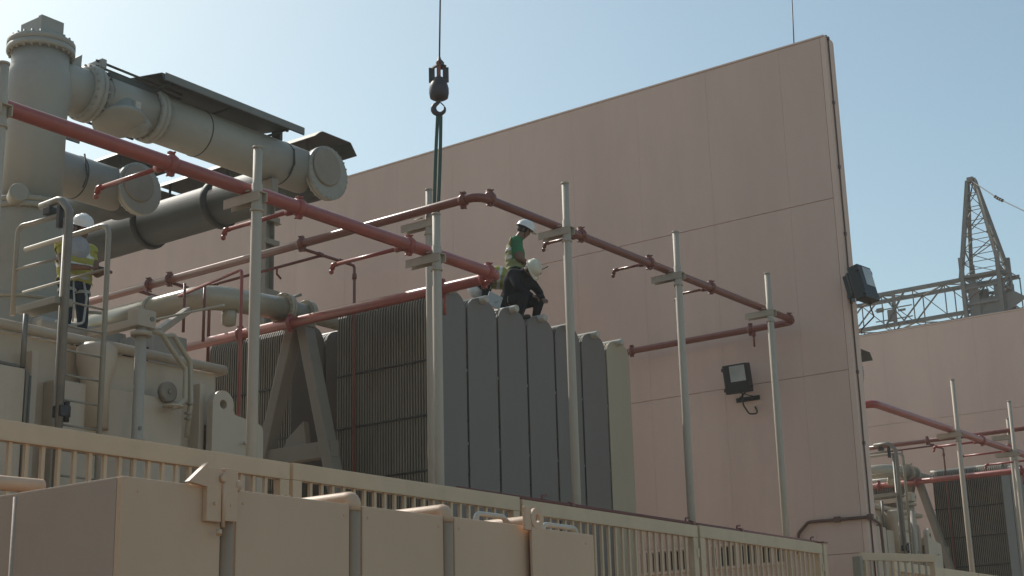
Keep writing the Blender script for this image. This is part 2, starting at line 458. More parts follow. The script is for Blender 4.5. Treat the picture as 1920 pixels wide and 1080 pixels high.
# ---------------------------------------------------------------- support poles
def pole(x, y, ztop, zpipe, label, r=.055, arm=True, grp='beige poles carrying the red pipe rings'):
    t = thing('support_pole', label, 'pole', (x, y, 0), grp)
    c = bm_(); zb_ = zpipe+.02; tube(c, [(x, y, 0.02), (x, y, zb_), (x, y, zb_+.01), (x, y, ztop)], r, 20, radii=[r, r, r*.84, r*.84]); part('shaft', c, 'pole', t)
    c = bm_(); lathe(c, (x, y, ztop), (0, 0, 1), [(0, r*.84+.006), (.02, r*.84+.006), (.026, r*.6)], 20); part('cap', c, 'pole', t)
    c = bm_(); box(c, (x-.15, y-.15, 0.0), (x+.15, y+.15, .018), .003); bolts(c, (x, y, .02), (0, 0, 1), .13, 4); part('base_plate', c, 'pole', t)
    if arm:
        c = bm_()
        z = zpipe-.075
        box(c, (x-.06, y-.09, z-.012), (x+.06, y+.42, z), .002)
        box(c, (x+.048, y-.09, z-.10), (x+.06, y+.42, z-.013), .002)
        box(c, (x-.060, y-.09, z-.10), (x-.048, y+.42, z-.013), .002)
        part('bracket', c, 'pole', t)
        c = bm_(); lathe(c, (x, y, z-.2), (0, 0, 1), [(0, r+.012), (.03, r+.012)], 20); tube(c, [(x-.05, y+.06, z+.03), (x-.05, y+.2, z+.03)], .008, 6); part('pipe_clamp', c, 'pole', t)
    return t
PY = 10.40; ZF, ZU = 6.63, 7.605
P0 = pole(6.98, PY, 6.93, ZF, 'beige pole cut off by the left edge of the photo')
P1 = pole(9.96, PY, 7.03, ZF, 'beige pole in front of the tank, its capped top just below the bus duct')
P2 = pole(12.80, PY, 7.03, ZF, 'beige pole in front of the ribbed radiator, under the hanging sling')
P2b = pole(13.95, 11.45, 7.87, 7.55, 'slim beige pole showing behind the pole under the sling', r=.05)
P3 = pole(15.50, PY, 8.13, ZU, 'beige pole between the workers and the pink wall, first right of them')
P4 = pole(18.36, PY, 8.14, ZU, 'beige pole in front of the pink wall, second right of the workers')
P5 = pole(21.27, PY, 8.13, ZU, 'beige pole just left of the wall end, rightmost in this bay')

# ---------------------------------------------------------------- red pipe rings
def coupling(p, axis, r, t, m='red'):
    c = bm_(); p = V(p); a = V(axis).normalized()
    lathe(c, p-a*.045, a, [(0, r+.004), (.004, r+.014), (.03, r+.017), (.036, r+.024), (.054, r+.024), (.06, r+.017), (.086, r+.014), (.09, r+.004)], 20)
    up = V((0, 0, 1)); s = a.cross(up).normalized()
    for k in (1, -1):
        q = p+up*k*(r+.034)
        box(c, (-.022, -.034, -.018), (.022, .034, .018), .006, Matrix.Translation(q) @ Matrix.Rotation(math.atan2(a.y, a.x)+PI/2, 4, 'Z'))
        tube(c, [q-s*.06, q+s*.06], .010, 6)
    return part('coupling', c, m, t)
def branch(p, d, L, r, t, m='red', nozzle=True):
    p = V(p); d = V(d)
    c = bm_(); tube(c, [p, p+d*L], r, 10); tube(c, [p, p+d*.10], r+.018, 12)
    o = part('branch_pipe', c, m, t)
    if nozzle:
        c = bm_(); e = p+d*L
        tube(c, [e-d*.03, e+d*.03, e+d*.05+V((0, 0, -.05))], r+.008, 8)
        lathe(c, e+d*.05+V((0, 0, -.05)), V((0, 0, -1))+d*.3, [(0, .018), (.02, .026), (.04, .03), (.06, .012)], 10)
        q = part('nozzle', c, m, o)
        q.parent = o
    return o

fy = 10.56
t = RF = thing('red_pipe_ring', 'thick bright red pipe ring crossing the left half in front of the tank', 'pipe', (3.36, fy, ZF))
c = bm_(); tube(c, [(3.36, 13.5, ZF), (3.36, fy, ZF), (14.2, fy, ZF), (14.2, 16.2, ZF)], .0715, 22, .16); part('main_pipe', c, 'red', t)
for x in (8.98, 10.72, 12.50, 14.0): coupling((x, fy, ZF), (1, 0, 0), .0715, t)
for y in (10.78, 11.45, 14.12, 15.1): coupling((14.2, y, ZF), (0, 1, 0), .0715, t)
for x, L in ((8.93, .93), (10.69, 1.0), (12.45, 1.05)): branch((x, fy+.05, ZF-.03), (0, 1, 0), L, .024, t)
c = bm_(); tube(c, [(14.2, 11.42, ZF-.05), (14.2, 11.42, ZF-.35)], .022, 10); part('drain_stub', c, 'red', t)

t = RU = thing('red_pipe_ring', 'dull red upper pipe ring around the radiators, with its corner above the workers', 'pipe', (13.83, fy, ZU))
c = bm_(); tube(c, [(13.83, 19.0, ZU-.06), (13.83, fy, ZU-.03), (22.53, fy, ZU), (22.53, 13.95, ZU), (22.53, 13.95, ZU-.25)], .057, 20, .22); part('main_pipe', c, 'redd', t)
for x in (14.06, 16.08, 17.84, 19.65, 22.3): coupling((x, fy, ZU), (1, 0, 0), .057, t, 'redd')
for y in (10.80, 13.57, 16.2, 16.65): coupling((13.83, y, ZU-.04), (0, 1, 0), .057, t, 'redd')
for y in (11.4, 13.8): coupling((22.53, y, ZU), (0, 1, 0), .057, t, 'redd')
for x in (16.05, 17.8, 19.6): branch((x, fy+.04, ZU-.02), (0, 1, 0), .5, .020, t, 'redd')
for y in (11.35,): branch((22.53, y, ZU-.03), (0, 0, -1), .28, .018, t, 'redd', False)
# branch with drop pipe in front of the ribbed face
yb = 13.57
c = bm_(); tube(c, [(13.83, yb, 7.50), (14.88, yb, 7.49), (14.88, yb, 2.6)], .022, 12, .05)
for p, d in (((14.2, yb, 7.497), (1, 0, 0)), ((14.62, yb, 7.494), (1, 0, 0)), ((14.88, yb, 7.33), (0, 0, 1))):
    tube(c, [V(p)-V(d)*.04, V(p)+V(d)*.04], .034, 10)
part('drop_pipe', c, 'redd', t)
c = bm_(); tube(c, [(14.2, yb, 7.48), (14.2, 19.0, 7.44)], .020, 10)
for y in (14.4, 15.6, 16.8, 17.9): tube(c, [(14.2, y, 7.46), (14.2, y, 7.38), (14.28, y, 7.33)], .016, 8)
part('nozzle_pipe', c, 'redd', t)
c = bm_(); tube(c, [(13.83, 16.2, ZU-.08), (14.6, 16.2, ZU-.12), (14.6, 16.2, 6.0)], .026, 10, .06); tube(c, [(13.83, 16.9, ZU-.08), (14.5, 16.9, ZU-.12)], .026, 10)
part('branch_pipe', c, 'redd', t)

t = thing('red_drop_pipe', 'thin red pipe dropping straight down in front of the tank right end', 'pipe', (12.30, 13.12, 2.5))
c = bm_(); tube(c, [(12.86, 15.0, 6.86), (12.34, 13.12, 6.80), (12.34, 13.12, 2.5)], .021, 10, .08); part('pipe', c, 'red', t)
c = bm_(); tube(c, [(12.55, 14.4, 6.9), (12.55, 14.4, 6.25)], .02, 10); tube(c, [(12.8, 14.3, 6.9), (12.8, 14.3, 6.15)], .02, 10); part('side_drop', c, 'redd', t)

# ---------------------------------------------------------------- radiators
RX0, RPI, RW = 14.97, .70, .655
def radiator(x0, y0, y1, ztop, zbot, label, m='rad', fm='radfin', group='cooling radiators standing in a row', nfin=37):
    t = thing('radiator', label, 'radiator', (x0+RW/2, y0, zbot), group)
    xc = x0+RW/2
    def outline(wd, zt, zb, y):
        h = wd/2; pts = []
        for s in (-1, 1):
            seq = [(-h, zt-.24), (-h+.012, zt-.17), (-h+.045, zt-.10), (-h+.10, zt-.05), (-h+.18, zt-.018), (-.06, zt)]
            if s == 1: seq = [(-a, bz) for a, bz in seq[::-1]]
            pts += seq
        pts += [(h, zb+.16), (h-.10, zb+.03), (.08, zb), (-.08, zb), (-h+.10, zb+.03), (-h, zb+.16)]
        return [(xc+a, y, z) for a, z in pts]
    c = bm_(); prism(c, outline(RW, ztop, zbot, y0), (0, .020, 0)); part('front_plate', c, m, t)
    c = bm_(); st = (y1-y0-.06)/nfin
    for k in range(nfin):
        prism(c, outline(RW-.012, ztop-.012, zbot+.01, y0+.04+st*k+random.uniform(-.002, .002)), (0, .021, 0))
    part('fins', c, fm, t)
    c = bm_()
    for z in (ztop-.085, zbot+.085): lathe(c, (xc-.01, y0-.11 if z > zbot+1 else y0-.03, z+(.065 if z > zbot+1 else 0)), (0, 1, 0), [(0, .03), (.004, .05), (.02, .055), (y1-y0+.2, .055)], 18)
    part('header_pipe', c, 'radcap', t)
    c = bm_()
    for z in (5.97, 5.23, 4.5):
        box(c, (x0-.006, y0+.03, z-.012), (x0+.012, y1-.03, z+.012), .002)
        box(c, (x0+RW-.012, y0+.03, z-.012), (x0+RW+.006, y1-.03, z+.012), .002)
    part('tie_bar', c, 'dark', t)
    c = bm_()
    for z in (5.9, 4.9, 4.2): box(c, (x0+RW+.008, y0+.01, z), (x0+RW+.036, y0+.05, z+.03), .004)
    box(c, (xc+.12, y0+.02, ztop-.02), (xc+.16, y0+.034, ztop+.08), .004)
    part('lug', c, 'radcap', t)
    return t
desc = ['grey radiator at the near corner, its ribbed side facing left, partly behind the pole',
        'grey radiator, first full plate right of the pole under the sling',
        'grey radiator, second full plate, below the bending worker',
        'grey radiator, third full plate, below the worker in dark overalls',
        'grey radiator mostly hidden behind the pole right of the workers',
        'grey radiator next to the pale one, sixth of the row',
        'pale greenish-beige radiator at the right end of the row']
RADS = []
for i in range(7):
    RADS.append(radiator(RX0+RPI*i, 12.2, 14.02, 6.985, 2.55, desc[i], 'radlight' if i == 6 else 'rad', 'radlight' if i == 6 else 'radfin'))
RB = radiator(RX0-.05, 14.8, 16.57, 6.93, 2.55, 'dark ribbed radiator behind the inclined braces, back row', group='cooling radiators standing in a row')
RB2 = radiator(RX0-.05+RPI, 14.8, 16.57, 6.93, 2.55, 'dark ribbed radiator second in the back row, mostly hidden behind the front row')

# inclined braces and cross beam in the gap between the radiator banks
t = AF = thing('brace_trestle', 'inverted V of beige box beams standing left of the ribbed radiator', 'frame', (14.5, 14.3, 2.4))
ap = at(562, 612, x=14.5)
for (q, s) in (((500, 850), 1), ((622, 870), -1)):
    e = at(*q, x=14.5); top = V((14.5, ap.y+.08*s, 6.72)); d = (e-top); e2 = top+d*((top.z-2.5)/(-d.z))
    c = bm_(); bar(c, e2, top, .16, .20, .012, hint=(1, 0, 0)); part('leg', c, 'frame', t)
c = bm_(); box(c, (14.41, ap.y-.22, 6.62), (14.59, ap.y+.24, 6.76), .01); part('head_plate', c, 'frame', t)
z = at(560, 850, x=14.5).z
c = bm_(); box(c, (14.43, 13.55, z-.12), (14.57, 15.3, z+.10), .01); part('cross_beam', c, 'frame', t)
c = bm_(); prism(c, [(14.45, 14.05, z+.102), (14.45, 14.45, z+.102), (14.45, 14.42, z+.2), (14.45, 14.1, z+.42)], (.1, 0, 0)); part('gusset', c, 'frame', t)

# ---------------------------------------------------------------- oil header pipe
t = OP = thing('oil_pipe', 'fat cream oil pipe bending above the tank towards the radiators', 'pipe', (13.1, 14.4, 6.8))
c = bm_(); tube(c, [(12.95, 18.2, 6.80), (12.95, 14.4, 6.82), (14.30, 14.4, 6.90)], .165, 28, .42); part('pipe', c, 'oilpipe', t)
c = bm_()
for dx, r in ((14.30, .235), (14.345, .235), (14.74, .215), (14.785, .215)): lathe(c, (dx, 14.4, 6.90), (1, 0, 0), [(0, r-.006), (.006, r), (.034, r), (.04, r-.006)], 28)
bolts(c, (14.345, 14.4, 6.9), (1, 0, 0), .205, 14, .014, .07)
part('flange', c, 'oilpipe', t)
c = bm_(); tube(c, [(14.385, 14.4, 6.9), (14.74, 14.4, 6.9)], .15, 24); tube(c, [(14.825, 14.4, 6.9), (19.6, 14.4, 6.92)], .10, 20)
tube(c, [(14.55, 14.4, 7.03), (14.55, 14.4, 7.12), (14.62, 14.33, 7.16)], .022, 8); lathe(c, (14.45, 14.4, 7.0), (0, 0, 1), [(0, .05), (.08, .05), (.1, .03)], 12)
part('valve_section', c, 'turret', t)
c = bm_()
lathe(c, (12.95, 15.45, 6.82), (0, 1, 0), [(0, .18), (.02, .19), (.05, .19), (.07, .18)], 28)
lathe(c, (13.35, 14.42, 6.62), (0, 0, 1), [(-.14, .05), (-.12, .09), (0, .1), (.06, .1)], 16)
part('collar', c, 'oilpipe', t)
c = bm_(); box(c, (12.88, 15.6, 6.1), (13.02, 15.74, 6.66), .01); part('stand', c, 'frame', t)

# ---------------------------------------------------------------- transformer tank
t = TK = thing('transformer_tank', 'large beige transformer tank behind the fence at the left', 'transformer', (8.5, 13.4, 0))
TX1 = 12.28; TX0 = 4.4
c = bm_(); box(c, (TX0, 13.4, .6), (TX1-.06, 18.6, 5.50), .03); part('tank_body', c, 'tank', t)
c = bm_(); tube(c, [(TX0, 13.34, 5.55), (TX1+.02, 13.34, 5.55)], .058, 14); tube(c, [(TX1+.02, 13.34, 5.55), (TX1+.02, 18.6, 5.55)], .058, 14); part('top_rim', c, 'tank', t)
c = bm_(); box(c, (9.75, 13.16, .9), (11.50, 13.399, 5.03), .02); box(c, (TX0, 13.25, .9), (9.25, 13.399, 4.9), .02); part('side_cover', c, 'tank', t)
c = bm_()
for x in (9.50, 11.85): box(c, (x-.04, 13.22, 1), (x+.04, 13.399, 5.3), .008)
part('stiffener', c, 'tank', t)
c = bm_(); box(c, (8.6, 12.95, 1.5), (9.20, 13.24, 5.02), .025); part('control_box', c, 'tank', t)
c = bm_(); tube(c, [(9.25, 13.0, 2), (9.25, 13.0, 5.0), (9.17, 13.1, 5.07), (9.0, 13.2, 5.10)], .02, 10, .06); tube(c, [(9.31, 13.02, 2), (9.31, 13.02, 4.97)], .014, 8); tube(c, [(9.18, 12.98, 5.03), (9.18, 12.98, 5.6)], .03, 10)
part('conduit', c, 'hoop', t)
# outlet neck in the middle of the tank front
c = bm_(); lathe(c, (10.28, 13.2, 4.55), (0, 0, 1), [(0, .16), (.5, .16), (.72, .22), (.9, .22), (.95, .17)], 24)
part('outlet_neck', c, 'tank', t)
c = bm_(); p = at(316, 735, y=13.1); lathe(c, (p.x, 13.15, p.z), (0, -1, 0), [(0, .12), (.06, .12), (.07, .10)], 24)
lathe(c, (p.x, 13.08, p.z), (0, -1, 0), [(0, .03), (.02, .02)], 10); part('gauge', c, 'frame', t)
# lifting lug plate at the right end
c = bm_(); y = 13.05
a0 = at(396, 765, y=y); a1 = at(438, 770, y=y); a2 = at(462, 775, y=y); a3 = at(478, 780, y=y); a4 = at(494, 795, y=y); cc = at(419, 758, y=y)
rr = .165
poly = [(a0.x-.0, y, 2.4)]
for k in range(0, 13): an = PI-PI*k/12; poly.append((cc.x+rr*math.cos(an), y, cc.z+rr*math.sin(an)))
poly += [(cc.x+rr, y, cc.z-.09), (cc.x+rr+.10, y, cc.z-.115), (a4.x-.06, y, cc.z-.14), (a4.x-.015, y, cc.z-.17), (a4.x, y, cc.z-.23), (a4.x, y, 2.4)]
hole = [(cc.x+.055*math.cos(k*2*PI/12), y, cc.z+.055*math.sin(k*2*PI/12)) for k in range(12)]
# plate with a hole: outer ring built as strip around hole, remainder as prism below
def plate_hole(c, cx, cz, r, ri, y, th, n=28, flat=True):
    for k in range(n):
        a_, b_ = k*2*PI/n, (k+1)*2*PI/n
        q = [(cx+r*math.cos(a_), y, cz+r*math.sin(a_)), (cx+r*math.cos(b_), y, cz+r*math.sin(b_)), (cx+ri*math.cos(b_), y, cz+ri*math.sin(b_)), (cx+ri*math.cos(a_), y, cz+ri*math.sin(a_))]
        prism(c, q, (0, th, 0))
plate_hole(c, cc.x, cc.z, rr, .055, y, .10)
prism(c, [(cc.x-rr, y+.001, 2.4), (cc.x-rr, y+.001, cc.z), (cc.x-rr*.8, y+.001, cc.z-rr*.6), (cc.x-.06, y+.001, cc.z-rr*.93), (cc.x+.06, y+.001, cc.z-rr*.93), (cc.x+rr*.8, y+.001, cc.z-rr*.6), (cc.x+rr, y+.001, cc.z-.05), (cc.x+rr+.02, y+.001, cc.z-.10), (cc.x+rr+.10, y+.001, cc.z-.115), (a4.x-.08, y+.001, cc.z-.16), (a4.x-.02, y+.001, cc.z-.19), (a4.x, y+.001, cc.z-.25), (a4.x, y+.001, 2.4)], (0, .098, 0))
box(c, (cc.x+.03, y+.1, 2.4), (cc.x+.1, 13.4, cc.z-.2), .01)
part('lifting_lug', c, 'tank', t)
c = bm_()
for (x, z) in ((12.0, 4.2), (12.0, 4.0), (12.35, 4.62)): tube(c, [(x, 13.02, z), (x, 12.98, z)], .02, 8)
part('bolt', c, 'tank', t)

# platform + column
t = PL = thing('access_platform', 'beige access platform with a box-headed column beside the tank ladder', 'platform', (10.6, 12.9, 0))
c = bm_(); box(c, (9.30, 12.66, 5.69), (9.52, 13.33, 5.77), .008); part('deck', c, 'turret', t)
c = bm_(); box(c, (10.53, 12.82, 5.71), (10.63, 14.6, 5.80), .006); box(c, (10.50, 12.80, 5.70), (10.76, 12.98, 5.90), .012); part('beam', c, 'pole', t)
c = bm_(); tube(c, [(10.62, 12.88, .02), (10.62, 12.88, 5.64)], .062, 20); lathe(c, (10.62, 12.88, 5.6), (0, 0, 1), [(0, .11), (.02, .12), (.05, .12), (.055, .06), (.10, .06)], 20); part('column', c, 'pole', t)
c = bm_(); tube(c, [(10.70, 12.79, 5.80), (10.70, 12.80, 5.80)], .028, 12); tube(c, [(10.6, 12.815, 4.56), (10.6, 12.80, 4.56)], .02, 8); part('bolt', c, 'hoop', t)
c = bm_(); lathe(c, (10.62, 12.88, 4.42), (0, 0, 1), [(0, .09), (.03, .09)], 20); part('collar', c, 'pole', t)

# vent pipes right of the column
t = thing('vent_pipes', 'pair of bent cream pipes coming down right of the box-headed column', 'pipe', (11.2, 13.0, 4.5))
y = 12.95
for pts in (((283, 620), (303, 625), (322, 655), (348, 692), (347, 750), (332, 762), (322, 764)), ((305, 632), (325, 628), (357, 680), (358, 752), (350, 820))):
    c = bm_(); tube(c, [at(*q, y=y) for q in pts], .030, 12, .06); part('pipe', c, 'oilpipe', t); y += .05
c = bm_(); p = at(325, 762, y=13.0); lathe(c, p-V((0, 0, .02)), (0, 0, 1), [(0, .03), (.01, .12), (.03, .12), (.04, .05)], 20); part('flange', c, 'tank', t)
c = bm_()
for q in ((356, 757), (352, 775), (352, 785)): p = at(*q, y=12.95); box(c, p-V((.03, .03, .012)), p+V((.03, .03, .012)), .004)
part('clamp', c, 'frame', t)
t = thing('diagonal_strut', 'short cream strut slanting up beside the box-headed column', 'strut', at(300, 620, y=13.5))
c = bm_(); bar(c, at(296, 622, y=13.5), at(352, 582, y=14.4), .07, .09, .008); part('tube', c, 'pole', t)
c = bm_(); tube(c, [at(250, 608, y=13.4), at(420, 572, x=at(250, 608, y=13.4).x)], .014, 8); part('wire', c, 'radcap', t)

# ladder with guard rails
t = LD = thing('tank_ladder', 'pale ladder with hooped guard rails rising in front of the tank', 'ladder', (9.7, 12.75, 0))
xl, xr, ly = 9.42, 9.985, 12.72
c = bm_(); tube(c, [(xr, ly, 1.0), (xr, ly, 6.73), (xr, 13.40, 6.73), (xr, 14.2, 6.73)], .030, 14, .14); part('stringer', c, 'rail', t)
c = bm_(); tube(c, [(xl, ly, 1.0), (xl, ly, 6.66)], .028, 14); part('stringer', c, 'rail', t)
c = bm_()
for k in range(18): tube(c, [(xl, ly, 1.3+k*.262), (xr, ly, 1.3+k*.262)], .012, 8)
part('rungs', c, 'rail', t)
c = bm_(); tube(c, [(xl-.02, 12.78, 6.70), (xl-.04, 13.25, 6.70), (xl-.07, 13.46, 6.70), (xl-.07, 13.46, 5.70)], .026, 12, .12); part('guard_rail', c, 'rail', t)
c = bm_(); tube(c, [(xl-.04, 12.78, 6.21), (xl-.07, 13.46, 6.21)], .016, 10); tube(c, [(xr, ly, 6.22), (xr, 14.2, 6.22)], .016, 10); part('mid_rail', c, 'rail', t)
c = bm_(); tube(c, [(xl-.02, 13.14, 6.87), (xl-.02, 12.80, 6.88), (xl-.02, 12.64, 6.72), (xl-.0, 12.64, 3.0)], .042, 14, .14); part('hooped_pipe', c, 'hoop', t)
c = bm_()
p = V((xl-.02, 12.80, 6.76))
box(c, p+V((-.03, -.03, -.2)), p+V((.03, .03, .05)), .008); box(c, p+V((-.05, .12, -.02)), p+V((.05, .24, .06)), .01)
box(c, (xl-.04, 12.58, 4.5), (xl+.09, 12.72, 4.62), .01); tube(c, [(xl+.05, 12.6, 4.45), (xl+.05, 12.6, 4.66)], .03, 8)
part('clamp', c, 'dark', t)
c = bm_(); tube(c, [at(155, 592, y=14.0)+V((0, 0, .05)), at(200, 588, y=14.0)], .02, 8) ; box(c, (9.9, 13.7, 5.72), (10.5, 13.78, 5.80), .01); part('toe_board', c, 'rail', t)

# cabinets seen over the tank
t = CB = thing('equipment_cabinet', 'grey cabinet with slots standing behind the tank, under the fat cream pipe', 'cabinet', (12.4, 15.8, 5.5))
c = bm_(); box(c, (11.7, 16.2, 5.52), (13.1, 17.0, 6.62), .02); part('body', c, 'lit', t)
c = bm_(); box(c, (12.9, 15.4, 2.5), (13.5, 16.1, 6.50), .02); part('side_body', c, 'lit', t)
c = bm_()
for k in range(3):
    for j in range(2): box(c, (12.886, 15.48+j*.3, 6.2-k*.18), (12.899, 15.70+j*.3, 6.29-k*.18), .002)
for k in range(3): box(c, (12.0+k*.32, 16.185, 6.2), (12.22+k*.32, 16.199, 6.34), .002)
part('slot', c, 'dark', t)

# ---------------------------------------------------------------- bushing turret and bus ducts
t = TU = thing('bushing_turret', 'wide pale turret at the left edge carrying the tall grey cylinder', 'turret', (11.9, 17, 5.5))
c = bm_(); lathe(c, (11.92, 17, 5.5), (0, 0, 1), [(0, .74), (.06, .74), (.07, .64), (2.05, .64), (2.4, .60), (2.68, .52), (2.72, .50)], 48); part('barrel', c, 'turret', t)
c = bm_(); lathe(c, (11.97, 17, 8.20), (0, 0, 1), [(0, .57), (.01, .59), (.07, .59), (.075, .56), (.085, .56), (.09, .59), (.15, .59), (.16, .57)], 48); bolts(c, (11.97, 17, 8.28), (0, 0, 1), .55, 26, .016, .10); part('flange', c, 'turret', t)
c = bm_(); lathe(c, (11.3, 16.3, 8.24), (-.3, -.9, .1), [(-.2, .10), (0, .13), (.03, .13), (.04, .11)], 24); part('round_cover', c, 'turret', t)
c = bm_(); lathe(c, (11.92, 17, 6.9), (0, 0, 1), [(0, .66), (.03, .67), (.06, .66)], 48); part('rib', c, 'turret', t)

t = VC = thing('bus_duct_riser', 'tall grey cylinder with bolted flanged cap at the top left', 'duct', (12.0, 17, 8.36))
c = bm_(); lathe(c, (12.0, 17, 8.36), (0, 0, 1), [(0, .41), (1.35, .41), (1.5, .425), (1.62, .455), (1.9, .455), (2.02, .43), (2.1, .40), (2.30, .40)], 48)
tube(c, [(12.0, 17, 10.28), (12.78, 17, 10.34)], .35, 40); part('barrel', c, 'gis', t)
c = bm_(); lathe(c, (12.0, 17, 10.66), (0, 0, 1), [(0, .46), (.01, .475), (.08, .475), (.085, .45), (.095, .45), (.1, .475), (.17, .475), (.19, .44), (.22, .3)], 48)
bolts(c, (12.0, 17, 10.75), (0, 0, 1), .44, 24, .02, .12); part('flange', c, 'gis', t)
c = bm_(); box(c, (11.78, 16.72, 10.86), (12.16, 16.80, 11.14), .006); box(c, (11.78, 16.80, 10.9), (12.16, 17.2, 11.12), .006); part('top_box', c, 'gis', t)
c = bm_(); box(c, (12.03, 16.713, 10.90), (12.12, 16.719, 10.93), .001); part('name_plate', c, 'whitep', t)
c = bm_(); prism(c, [(12.44, 16.85, 10.42), (12.58, 16.85, 10.38), (12.60, 16.85, 10.84), (12.40, 16.85, 10.68)], (0, .25, 0)); part('side_box', c, 'gis', t)
c = bm_(); lathe(c, (12.76, 17, 10.34), (1, 0, 0), [(-.06, .36), (0, .43), (.055, .43), (.06, .40), (.075, .40), (.08, .43), (.135, .43), (.14, .38)], 40)
bolts(c, (12.83, 17, 10.34), (1, 0, 0), .40, 20, .02, .11); part('side_flange', c, 'gis', t)

DZ = 10.35
def rect_loft(c, x0, x1, y0, y1, z0, z1): box(c, (x0, y0, z0), (x1, y1, z1), .05)
t = BD = thing('bus_duct', 'long grey bus duct slanting across the top left sky, flanged drum at its end', 'duct', (15, 17, DZ))
c = bm_(); tube(c, [(12.97, 17, DZ-.02), (13.95, 17, DZ-.02)], .345, 36); lathe(c, (13.33, 16.92, DZ-.1), (-.05, -.28, -1), [(0, .30), (.2, .30), (.22, .39), (.28, .39), (.29, .33), (.33, .30), (.35, .12)], 32); lathe(c, (13.62, 16.86, DZ-.25), (.5, -.3, -1), [(0, .2), (.16, .2), (.17, .12), (.22, .10)], 20)
tube(c, [(13.05, 16.95, DZ), (13.9, 16.95, DZ)], .33, 8); part('switch_section', c, 'gis', t)
c = bm_(); box(c, (13.38, 16.56, DZ-.32), (13.48, 16.64, DZ-.06), .01); part('lug', c, 'radcap', t)
c = bm_()
for y, z in ((16.86, DZ+.46), (16.86, DZ+.375), (17.2, DZ+.45)): tube(c, [(12.86, y, z+.03), (14.5, y, z+.01)], .02, 8)
tube(c, [(12.86, 17.3, DZ-.3), (13.95, 17.3, DZ-.32)], .02, 8)
part('tie_rod', c, 'hood', t)
c = bm_(); box(c, (13.0, 16.72, DZ+.20), (13.95, 16.80, DZ+.32), .008); part('side_channel', c, 'hood', t)
c = bm_(); box(c, (12.90, 16.78, DZ+.38), (12.99, 17.25, DZ+.52), .01); part('rod_bracket', c, 'gis', t)
c = bm_(); lathe(c, (13.95, 17, DZ), (1, 0, 0), [(-.02, .36), (0, .42), (.055, .42), (.06, .40), (.07, .40), (.075, .42), (.13, .42), (.15, .37)], 40); bolts(c, (14.01, 17, DZ), (1, 0, 0), .39, 20, .02, .10); part('flange', c, 'gis', t)
c = bm_(); tube(c, [(14.08, 17, DZ), (17.4, 17, DZ)], .375, 48)
part('duct_tube', c, 'gis', t)
c = bm_(); lathe(c, (14.95, 17, DZ), (1, 0, 0), [(0, .376), (.002, .382), (.02, .382), (.022, .376)], 48); lathe(c, (16.75, 17, DZ), (1, 0, 0), [(0, .376), (.002, .382), (.02, .382), (.022, .376)], 48); part('weld_band', c, 'hood', t)
c = bm_(); lathe(c, (17.56, 16.72, DZ-.02), (0, 1, 0), [(0, .395), (.05, .42), (.3, .43), (.60, .42), (.61, .395), (13, .395)], 48); part('cross_duct', c, 'ductshade', t)
c = bm_(); lathe(c, (17.56, 16.60, DZ-.04), (0, 1, 0), [(0, .46), (.01, .47), (.07, .47), (.075, .455), (.085, .455), (.09, .47), (.14, .46)], 48); bolts(c, (17.56, 16.67, DZ-.04), (0, 1, 0), .445, 24, .016, .09); part('end_flange', c, 'gis', t)
c = bm_(); lathe(c, (17.49, 16.60, DZ+.04), (0, -1, 0), [(0, .33), (.03, .33), (.045, .31)], 40); part('cover_plate', c, 'frame', t)
c = bm_(); tube(c, [(16.72, 16.60, DZ+.15), (16.75, 16.61, DZ-.1), (16.72, 16.7, DZ-.28)], .014, 8); box(c, (16.68, 16.9, DZ+.38), (16.75, 17.1, DZ+.62), .01); box(c, (16.62, 16.85, DZ+.60), (16.8, 17.1, DZ+.64), .005); part('earth_strap', c, 'hood', t)
# cable trays / brackets along the cross duct
c = bm_()
for k in range(6): lathe(c, (17.56, 19.2+k*1.9, DZ-.02), (0, 1, 0), [(0, .43), (.05, .45), (.12, .45), (.16, .43)], 40)
part('cross_duct_flange', c, 'ductshade', t)
BDS = [t]
# hoods
def sheet(c, prof, ext, th=.012):
    """bent sheet: profile points extruded by ext with thickness"""
    n = len(prof)
    for i in range(n-1):
        a, b_ = V(prof[i]), V(prof[i+1]); d = (b_-a); nn = d.cross(V(ext)).normalized()
        if nn.z < 0: nn = -nn
        prism(c, [a, b_, b_+nn*th, a+nn*th], ext)
def hood_x(x0, x1, y, label):
    t = thing('duct_hood', label, 'hood', (x0, y, DZ+.45), 'sheet metal sun hoods over the bus ducts')
    c = bm_(); sheet(c, [(x0, y-.62, DZ+.33), (x0, y-.55, DZ+.47), (x0, y+.45, DZ+.62), (x0, y+.62, DZ+.40)], (x1-x0, 0, 0)); part('sheet', c, 'hood', t)
    c = bm_(); box(c, (x0+.002, y-.640, DZ+.345), (x1-.002, y-.626, DZ+.462), .003); part('lip', c, 'lip', t)
    c = bm_()
    for x in (x0+.25, (x0+x1)/2, x1-.25): box(c, (x-.02, y-.50, DZ+.36), (x+.02, y-.46, DZ+.47), .003); box(c, (x-.02, y+.34, DZ+.3), (x+.02, y+.38, DZ+.59), .003); box(c, (x-.02, y-.5, DZ+.385), (x+.02, y+.38, DZ+.41), .003)
    part('hood_stay', c, 'hood', t)
    return t
